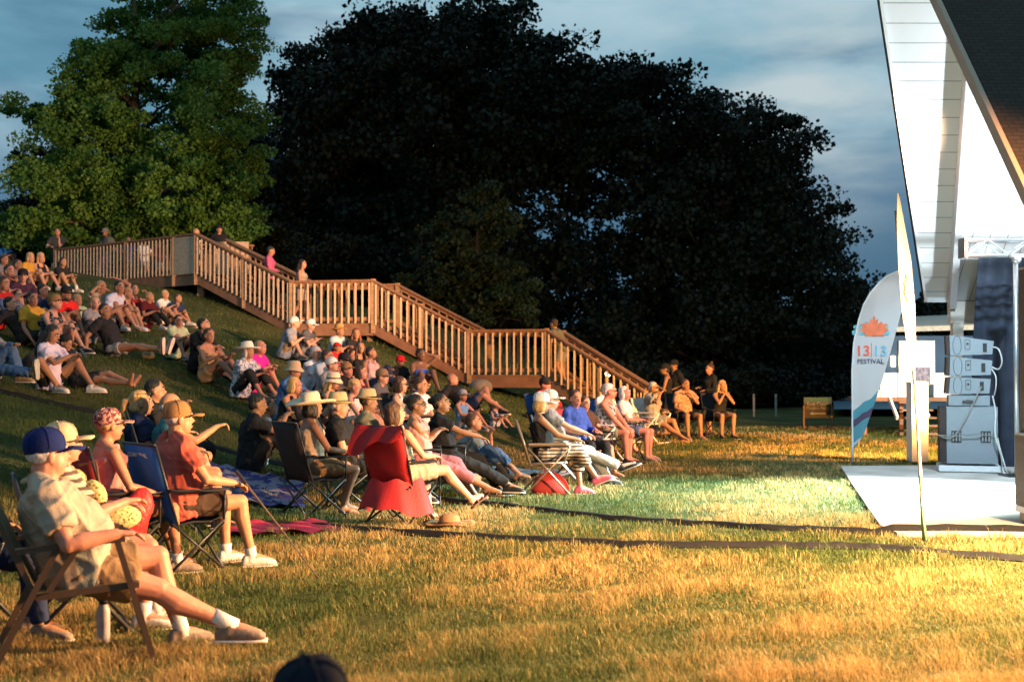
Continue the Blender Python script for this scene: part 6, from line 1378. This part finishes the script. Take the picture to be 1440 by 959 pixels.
H('man in plum t-shirt with a wristband resting his chin', 11, 381, 30, 'knees', s=1.03, yaw=-25, top=('tee', PLM), bot=('shorts', BLK), hair=('short', 'brown'), o=dict(hands=[(.30, .05, .60), (.36, -.1, .44)]))
H('person in black cap with a white badge and plum shirt', 33, 388, 30, 'knees', s=1.0, yaw=-45, top=('tee', PLM), bot=('shorts', BLK), hair=('short', 'black'), hat=('cap', BLK))
H('man in blue t-shirt and white cap at the left edge', 8, 344, 37, 'knees', s=1.02, yaw=-35, top=('tee', cloth('azure', (.02, .14, .50))), bot=('shorts', WTC), hair=('short', 'brown'), hat=('cap', WTC))
H('person in a grey shirt bent over at the left edge below the blue t-shirt', 4, 366, 34.5, 'knees', s=.96, yaw=-30, top=('tee', GRYC), bot=('shorts', BLK), hair=('short', 'brown'))
H('long haired girl in white t-shirt looking down at her phone', 76, 470, 18.2, 'oneup', s=1.02, sex='f', yaw=-12, skin=SKIN2, top=('tee', cloth('lilac white', (.52, .46, .58))), bot=('short', BLK), hair=('long', 'black'), shoe=WSH, head=(0, -22),
  o=dict(lean=0, feet=[(.58, .10, .09), (.22, -.16, .09)], hands=[(.42, .05, .50), (.40, -.10, .50)], kn=[(1, .3, 1.2), (1, -.9, .55)]))
G_PH = PEOPLE['long haired girl in white t-shirt looking down at her phone']
H('person hidden behind the girl with the phone, knees up, in a white rimmed black cap', 89, 480, 19.2, 'stretch', s=.95, yaw=-10, top=('tee', BLK), bot=('shorts', BLK), hair=('short', 'black'), hat=('backcap', BLK, WTC), skin=SKIN2, o=dict(lean=30, feet=[(.82, .08, .09), (.92, -.10, .09)], toe=0))
H('man in black t-shirt and grey shorts leaning back on one arm', 145, 438, 22, 'stretch', s=1.04, yaw=-16, skin=SKIN2, top=('tee', BLK), bot=('short', GRYC), hair=('short', 'black'), shoe=GSH, o=dict(lean=24, toe=1))
H('person in blue jeans cut off at the left edge of the slope', -22, 455, 18.6, 'oneup', s=1.0, yaw=-20, top=('tee', GRYC), bot=('pants', DEN), hair=('short', 'brown'), shoe=(TAN, 'shoe'))
H('person in black lying behind the jeans at the left edge', 6, 432, 22, 'proneup', s=.98, yaw=-10, top=('tee', BLK), bot=('shorts', BLK), hair=('short', 'black'))
# ------------------------------------------------------------------ standing at the back
def DK_(label, hx, hy, d, zf_, **k):
    p = P(hx, hy, d); s_ = max(.8, min(1.12, (p.z - zf_) / 1.60)) if k.get('pose', 'stand') != 'standrail' else 1.0
    k.setdefault('s', s_); return person(label, 0, 0, d, k.pop('pose', 'stand'), xyz=(p.x - .05, p.y, 0), z=zf_, **k)
DK_('man in yellow cap and black shirt standing at the far left', 7, 318, 41, 4.4, yaw=-30, top=('tee', BLK), bot=('pants', BLK), hair=('short', 'brown'), hat=('cap', YEL))
DK_('person in black at the left end of the deck railing, hand to the mouth', 83, 322, 38.6, 4.10, pose='standrail', yaw=-70, s=1.0, top=('tee', cloth('dark slate', (.04, .045, .055))), bot=('shorts', BLK), hair=('short', 'black'), o=dict(hands=[(.22, .05, 1.36), (.40, -.2, 1.10)], lean=-12))
DK_('person in grey shirt and cap standing back on the deck', 150, 326, 40, 4.05, yaw=-100, top=('tee', cloth('grey green', (.14, .15, .14))), bot=('pants', GRYC), hair=('short', 'grey'), hat=('cap', GRYC))
DK_('person in white top on the deck behind the solid corner panel', 277, 330, 35.2, 4.05, yaw=10, sex='f', top=('tee', WTC), bot=('shorts', BLK), hair=('short', 'fair'))
DK_('man in black shirt and black cap standing at the top of the stairs', 311, 322, 36.6, 4.05, yaw=-85, top=('tee', BLK), bot=('pants', BLK), hair=('short', 'black'), hat=('cap', BLK))
for q, (hx, hy, m_, hc_, lab) in enumerate([(183, 348, BLU2, 'brown', 'child in blue behind the deck balusters'), (205, 350, WTC, 'black', 'child in white behind the deck balusters right of the middle post'), (226, 352, MAR, 'fair', 'child in dark red behind the balusters near the corner panel'), (150, 360, PNK, 'black', 'small child in pink low behind the deck balusters')]):
    DK_(lab, hx, hy, 36.5 + q * .4, 4.05, s=.72 if q < 3 else .55, yaw=-80 + q * 20, top=('tee', m_), bot=('shorts', GRYC), hair=('short', hc_))
def stair_z(x):
    for a, c in ((C2, S1), (S1, S2), (S2, S3), (S3, S4), (S4, S5)):
        if a.x <= x <= c.x: return a.z + (c.z - a.z) * (x - a.x) / (c.x - a.x)
    return 0
def ST(label, hx, d, **k):
    X = (hx - 720) / FPX * d; return person(label, 0, 0, d, k.pop('pose', 'walk'), xyz=(X, d, 0), z=stair_z(X) + .02, **k)
ST('woman in pink top carrying food down the upper flight', 377, 32.9, sex='f', yaw=5, s=.95, top=('long', cloth('dusty pink', (.50, .10, .20))), bot=('pants', BLK), hair=('short', 'black'), head=(0, -15))
ST('woman in a long pale dress stepping onto the upper landing', 423, 32.2, sex='f', yaw=0, s=.96, top=('dress', cloth('sand dress', (.40, .28, .20))), bot=('skirt', cloth('sand dress', (.40, .28, .20))), hair=('long', 'black'))
ST('man in olive shirt leaning on the rail at the top of the lowest flight', 792, 30.1, yaw=150, s=.95, top=('tee', OLI), bot=('shorts', GRYC), hair=('short', 'brown'), pose='standrail')
# ------------------------------------------------------------------ right of centre
t1_ = H('man in red jacket and black cap in a camp chair by the lowest stairs', 764, 541, 23.5, 'chair', s=1.03, g=1.1, yaw=-45, top=('jacket', cloth('jacket red', (.34, .015, .02))), bot=('pants', DEN), hair=('short', 'brown'), hat=('cap', BLK), shoe=BSH)
on(t1_, camp_chair, 'blue camp chair under the man in the red jacket', BLUC)
t2_ = H('dark haired woman in royal blue jacket in a red camp chair', 804, 561, 22.8, 'chair', s=.97, sex='f', yaw=-45, top=('jacket', cloth('jacket blue', (.03, .08, .38))), bot=('pants', BLK), hair=('short', 'brown'), shoe=BSH)
on(t2_, camp_chair, 'red camp chair under the woman in the royal blue jacket', REDC)
t3_ = H('small child beside the woman in the royal blue jacket', 820, 567, 24, 'chair', s=.85, yaw=-45, top=('tee', DKB), bot=('shorts', BLK), hair=('short', 'brown'))
on(t3_, camp_chair, 'red camp chair under the small child', REDC)
t4_ = H('bald man in white shirt in a camp chair behind the white haired pair', 847, 556, 25, 'chair', s=1.0, yaw=-40, top=('tee', WTC), bot=('shorts', BLK), hair=('fringe', 'grey'))
on(t4_, camp_chair, 'blue camp chair under the bald man behind the white haired pair', BLUC)
u1_ = H('tanned blonde woman in black tank top and white cap, legs crossed, pink shoes', 752, 572, 16.4, 'chaircross', span=.02, s=.98, sex='f', g=1.05, yaw=2, skin=SKIN2, top=('tank', BLK), bot=('capri', STRP), hair=('bob', 'blond'), hat=('cap', WTC), shoe=PSH,
        o=dict(feet=[(.46, .06, .09), (.66, -.02, .22)], hands=[(.38, .1, .68), (.40, -.16, .70)]))
on(u1_, lawn_chair, 'brown strapped lawn chair under the tanned blonde woman', cloth('brown web', (.12, .07, .05)), mat('brown frame', (.35, .25, .18), .4, metal=.5))
u2_ = H('man in white cap, grey trousers and dark sneakers beside the tanned woman', 772, 578, 17.6, 'chaircross', span=.02, s=1.02, yaw=0, top=('tee', GRYC), bot=('pants', cloth('pale grey trousers', (.36, .33, .31))), hair=('short', 'grey'), hat=('cap', WTC), shoe=BSH,
        o=dict(feet=[(.66, .06, .09), (.86, -.02, .24)]))
on(u2_, lawn_chair, 'lawn chair behind the tanned blonde woman, under the man in grey trousers', cloth('brown web', (.12, .07, .05)))
v1_ = H('heavy white haired person in patterned sleeveless top and green shorts', 851, 572, 21.2, 'chair', span=.02, s=1.02, g=1.28, yaw=-22, top=('tank', PLD), bot=('shorts', cloth('sage', (.16, .21, .14))), hair=('short', 'white'), shoe=BSH, glasses='clear',
        o=dict(lean=2, slump=.1, hands=[(.42, .12, .55), (.46, -.14, .52)]))
on(v1_, lawn_chair, 'white framed lawn chair under the person in green shorts', WTC, WHITEP)
v2_ = H('white haired woman in white t-shirt and denim shorts holding a paper plate', 872, 573, 22.0, 'chair', span=.02, s=.97, sex='f', yaw=-20, top=('tee', WTC), bot=('shorts', DEN), hair=('bob', 'white'), shoe=GSH, o=dict(hands=[(.32, .1, .70), (.32, -.1, .70)]))
on(v2_, camp_chair, 'red and dark camp chair under the woman with the paper plate', REDC)
w1_ = H('man in sunglasses and grey t-shirt with a hand to his chin', 916, 562, 26.8, 'chairlong', s=1.0, g=1.08, yaw=-35, skin=SKIN2, top=('tee', GRYC), bot=('shorts', GRYC), hair=('short', 'grey'), glasses='sun', o=dict(hands=[(.26, .12, .7), (.28, -.12, 1.06)], ep=[(-.5, .6, -.8), (.3, -.6, -.8)], lean=6))
on(w1_, lawn_chair, 'white lawn chair under the man in sunglasses', WTC, WHITEP)
w2_ = H('man in short sleeved tan shirt seated left of the blonde woman in black', 963, 564, 28.2, 'chair', s=1.03, yaw=-70, skin=SKIN2, top=('tee', cloth('tan shirt', (.42, .26, .18), ('noise', (.34, .16, .10), 20))), bot=('shorts', BLK), hair=('short', 'brown'), shoe=GSH, o=dict(hands=[(.28, .02, 1.0), (.36, -.16, .62)], lean=0, ep=[(.2, .6, -.8), (-.5, -.6, -.8)]))
on(w2_, camp_chair, 'dark camp chair under the man in the tan shirt', CAMP)
w3_ = H('long haired blonde woman in short black dress, hands at her mouth', 1015, 562, 28.8, 'chair', s=1.0, sex='f', yaw=-68, top=('dress', BLK), bot=('short', BLK), hair=('long', 'blond'), shoe=BSH, o=dict(hands=[(.28, .03, .98), (.28, -.03, .98)], lean=-6, ep=[(.3, .6, -.8), (.3, -.6, -.8)], feet=[(.46, .10, .09), (.40, -.16, .09)]))
on(w3_, camp_chair, 'dark camp chair under the long haired blonde woman', CAMP)
person('woman in black cap and sleeveless top standing in orange light', 937, 0, 29.6, 'stand', yaw=170, s=.97, sex='f', skin=SKIN2, top=('tank', BLK), bot=('shorts', BLK), hair=('pony', 'black'), hat=('cap', BLK), o=dict(hands=[(.26, .1, 1.18), (.24, -.1, 1.2)]))
person('tall person in black standing behind the woman in the black cap', 950, 0, 30.6, 'stand', yaw=200, s=1.03, skin=SKIN2, top=('tee', BLK), bot=('pants', BLK), hair=('short', 'black'), hat=('cap', BLK))
person('woman with hair in a bun standing in black behind the seated blonde', 997, 0, 30.0, 'stand', yaw=-165, s=.98, sex='f', top=('long', BLK), bot=('short', BLK), hair=('topbun', 'brown'), shoe=BSH)
# seated figure closest to the lens: only the crown of a navy cap rises into the frame
person('person in navy cap whose crown just rises at the bottom edge', 372, 0, 2.9, 'knees', yaw=55, s=.975, top=('tee', BLK), bot=('pants', BLK), hair=('short', 'black'), hat=('cap', cloth('midnight cap', (.006, .008, .018))), z=.02, head=(35, 6))
H('person in dark grey hood behind the plum t-shirt', 24, 372, 32.5, 'knees', s=.98, yaw=-30, top=('long', GRYC), bot=('pants', BLK), hair=('short', 'brown'))
H('woman with long brown hair in a red top at the left edge', 3, 404, 28.5, 'knees', s=.98, sex='f', yaw=-25, top=('tee', RED), bot=('capri', DEN), hair=('long', 'brown'))
H('man in white t-shirt and navy shorts between the blouse and the dark group', 459, 500, 25.5, 'knees', s=1.0, yaw=-30, top=('tee', LBL), bot=('shorts', NVYC), hair=('short', 'brown'))
H('woman in maroon top beside the person with stretched black trousers', 509, 524, 21.5, 'cross', s=.96, sex='f', yaw=-20, top=('tank', MAR), bot=('short', BLK), hair=('bob', 'brown'))
H('man in charcoal t-shirt and khaki shorts behind the dark buns', 535, 530, 21, 'knees', s=1.0, yaw=-15, top=('tee', cloth('charcoal', (.08, .08, .09))), bot=('shorts', KHA), hair=('short', 'brown'), hat=('cap', KHA))
bake_all()

# ================================================================== THINGS ON THE GRASS
def put(o, label, cat, group=None): return tag(o, label, cat, group)
def blanket(px, py, w_, l_, yaw, m, label, z=.03, seed=0, fold=.02):
    c = ray(px, py); r_ = np.random.default_rng(seed); V = []; F = []; n_ = 34; ca, sa = math.cos(R(yaw)), math.sin(R(yaw))
    for i in range(n_):
        for j in range(n_):
            u = (i / (n_ - 1) - .5) * w_ * (1 + .04 * math.sin(j * .7)); v_ = (j / (n_ - 1) - .5) * l_ * (1 + .04 * math.sin(i * .6)); x = c.x + u * ca - v_ * sa; y = c.y + u * sa + v_ * ca
            V.append((x, y, z + fold * (1 + math.sin(u * 11 + 2 * math.sin(v_ * 6 + seed)) * math.cos(v_ * 8 + seed) + .6 * math.sin(u * 23 + v_ * 17))))
    zz = terr([q[0] for q in V], [q[1] for q in V]); V = np.array(V); V[:, 2] += zz
    for i in range(n_ - 1):
        for j in range(n_ - 1): q = i * n_ + j; F.append((q, q + n_, q + n_ + 1, q + 1))
    k = len(V); V = np.r_[V, V - np.array([0, 0, .012])]; F = F + [tuple(i + k for i in f[::-1]) for f in F]
    return tag(link('blanket', mesh_np('blanket', V, F, m, True)), label, 'blanket')
blanket(392, 747, 1.05, .75, 20, mat('crimson blanket', (.34, .02, .06), .9, .3, 4, .4, 60, pattern=('stripe', (.16, .01, .05), 3)), 'crimson blanket crumpled on the grass right of the white sneakers', seed=1)
blanket(345, 688, 1.3, 1.6, 10, mat('violet blanket', (.04, .035, .16), .9, .3, 4, .4, 60, pattern=('noise', (.20, .19, .27), 7)), 'violet and white patterned blanket spread behind the blue camp chair', seed=2)
blanket(745, 668, 1.3, .8, 0, mat('aqua towel', (.18, .45, .52), .9, .2, 4, .4, 60, pattern=('stripe', (.5, .55, .55), 2)), 'aqua beach towel on the grass beside the tanned woman\'s chair', seed=3)
blanket(300, 513, 1.6, 1.0, -25, mat('dark throw', (.10, .06, .045), .9, .2, 4, .4, 60), 'dark brown blanket under the woman in the orange dress', seed=4)
# straw hat lying on the lawn
hl = ray(632, 741); hb = thing('straw_hat', 'tan brimmed hat lying on the grass in front of the red camp chair', 'hat', hl)
b = MB(); V, F = lathe([(.10, .02), (.20, .025), (.235, .04), (.235, .047), (.19, .034), (.105, .034), (.10, .06), (.092, .105), (.06, .130), (0, .132)], 30, fx=lambda V: np.c_[V[:, 0] * 1.1, V[:, 1], V[:, 2] + .012 * np.sin(3 * np.arctan2(V[:, 1], V[:, 0])) * (np.hypot(V[:, 0], V[:, 1]) > .15)]); b.add(V, F); b.obj('hat', mat('brown straw', (.30, .17, .08), .85, .15, 30, .6, 200), hb, True)
b = MB(); b.add(*lathe([(.102, .036), (.108, .038), (.101, .062), (.096, .062)], 26, fx=lambda V: V * np.array([1.1, 1, 1]))); b.obj('hat_band', LEA, hb, True)
# cooler
cl_ = ray(657, 692); co_ = thing('cooler', 'small white cooler with a blue lid beside the mauve trousers', 'cooler', cl_, R(20))
b = MB(); b.prism([(-.15, -.11, 0), (.15, -.11, 0), (.15, .11, 0), (-.15, .11, 0)], (0, 0, .24)); b.obj('tub', mat('cooler white', (.6, .52, .48), .5, .05), co_)
b = MB(); b.box((0, 0, .265), (.34, .26, .05)); b.tube([(-.16, 0, .24), (-.17, 0, .33), (.17, 0, .33), (.16, 0, .24)], .009); b.obj('lid', mat('cooler blue', (.02, .16, .55), .4, .05), co_)
# red bag under the chair
lb = Vector(u1_['loc']); bg_ = thing('tote_bag', 'red fabric bag slumped under the tanned woman\'s lawn chair', 'bag', (lb.x + .05, lb.y + .02, 0), R(5))
b = MB(); b.add(*loft([(v3(.02, 0, z), v3(1, 0, 0), v3(0, 1, 0), rx, ry) for z, rx, ry in ((.0, .22, .12), (.08, .25, .14), (.18, .20, .12), (.25, .13, .07), (.27, .10, .03))], 18)); b.obj('body', REDC, bg_, True)
b = MB(); b.tube([(-.06, 0, .25), (-.04, .02, .34), (.06, .02, .34), (.08, 0, .25)], .008); b.obj('handle', REDC, bg_, True)
# trekking pole
hnd = wpt(i5, i5['WR'][1]); tip = ray(452, 818); b = MB(); pd = thing('trekking_pole', 'slim trekking pole slanting from the tan capped man\'s hand to the grass', 'pole', tip)
dv = hnd + Vector((.06, .02, .03)) - tip; b.tube([(0, 0, 0), tuple(dv * .5)], .006); b.tube([tuple(dv * .48), tuple(dv * .98)], .008); b.ell(tuple(dv * .5), (.013, .013, .016)); b.ell(tuple(dv * .25), (.012, .012, .014)); b.obj('shaft', mat('pole bronze', (.35, .22, .12), .35, metal=.7), pd)
b = MB(); b.tube([tuple(dv * .95), tuple(dv * 1.08)], .015); b.obj('grip', BLACKM, pd)
# yellow crocheted bag in the lap behind the polo man
lp_ = wpt(i2, (i2['KN'][0] + i2['KN'][1] + i2['hip'] * 2) / 4 + v3(0, -.05, .17)); ybg = thing('crochet_bag', 'yellow and green crocheted bag in the lap of the person in the tan bucket cap', 'bag', lp_, R(20))
YC = mat('crochet', (.55, .45, .20), .9, .1, 10, .8, 60, pattern=('dots', (.12, .14, .03), 42))
b = MB(); b.ell((0, 0, 0), (.17, .10, .085), None, 16, 10); b.obj('pouch', YC, ybg, True)
b = MB(); b.ell((-.10, 0, .15), (.06, .05, .09), rotm(0, -.5), 12, 8); b.ell((-.22, .02, .22), (.07, .05, .08), None, 12, 8); b.obj('top', YC, ybg, True)
b = MB(); b.tube([(-.06, 0, .06), (-.1, .0, .34), (-.2, .02, .32)], .008); b.obj('strap', LEA, ybg, True)
# red plastic carrier hung on the red chair
rb = wpt(i4, v3(.02, -.34, .50)); rbg = thing('plastic_bag', 'thin red plastic bag hanging over the arm of the red camp chair', 'bag', rb, R(20))
b = MB(); b.add(*loft([(v3(.08 * math.sin(z * 9), 0, z), v3(1, .05, 0), v3(0, 1, 0), rx, ry) for z, rx, ry in ((-.22, .10, .05), (-.17, .19, .08), (-.05, .17, .07), (.06, .13, .05), (.15, .07, .03), (.19, .03, .02))], 16)); b.obj('body', mat('red film', (.50, .04, .04), .35, .1, 8, .9, 40, trans=.3), rbg, True)
# bottle by F1's chair
bt = ray(145, 905); bo = thing('water_bottle', 'pale insulated bottle on the grass behind the front leg of the patio chair', 'bottle', bt)
b = MB(); b.add(*lathe([(.036, 0), (.038, .01), (.038, .19), (.025, .22), (.022, .23)], 16)); b.obj('body', mat('pink grey steel', (.45, .36, .34), .4), bo, True)
b = MB(); b.add(*lathe([(.025, .23), (.025, .265), (.015, .27)], 14)); b.obj('cap', BLACKM, bo, True)
# phones held
def phone(info, label):
    c = (info['WR'][0] + info['WR'][1]) / 2 + v3(.11, 0, .03); p = wpt(info, c); t_ = thing('phone', label, 'phone', p, R(info['yaw']))
    b = MB(); b.box((0, 0, 0), (.012, .075, .15), Matrix.Rotation(R(-35), 4, 'Y')); b.obj('case', BLACKM, t_)
phone(G_PH, 'black phone held by the long haired girl'); phone(m1, 'phone held up by the man in the black shirt on the slope')
# paper plate
pc = wpt(v2_, (v2_['WR'][0] + v2_['WR'][1]) / 2 + v3(.10, 0, .03)); b = MB(); b.add(*lathe([(.07, 0), (.115, .015), (.12, .022), (.07, .006), (0, .005)], 24)); o = b.obj('paper_plate', WTC, smooth=True, loc=pc); tag(o, 'white paper plate held by the white haired woman', 'plate')
# bags and small items
for px_, py_, sc2, m_, lab in ((48, 522, 1.0, BLK, 'black backpack lying beside the girl with the phone'), (208, 505, .6, TAN, 'small tan handbag on the slope beside the boys'), (437, 655, .8, OLI, 'green bag half hidden under the black camp chairs'), (290, 640, .7, BLK, 'dark satchel on the slope behind the blue camp chair'), (748, 590, .8, DKB, 'dark bag on the grass right of the toddler'), (705, 672, .7, BLK, 'black bag by the bare feet of the woman in jeans')):
    g2 = ray(px_, py_); t_ = thing('bag', lab, 'bag', g2, R(px_ % 60)); b = MB(); b.add(*loft([(v3(0, 0, z * sc2), v3(1, 0, 0), v3(0, 1, 0), rx * sc2, ry * sc2) for z, rx, ry in ((0, .16, .10), (.06, .20, .13), (.16, .18, .11), (.24, .10, .06))], 14)); b.obj('body', m_, t_, True)
    b = MB(); b.tube([(-.08 * sc2, 0, .22 * sc2), (0, .02, .32 * sc2), (.08 * sc2, 0, .22 * sc2)], .01); b.obj('strap', m_, t_, True)
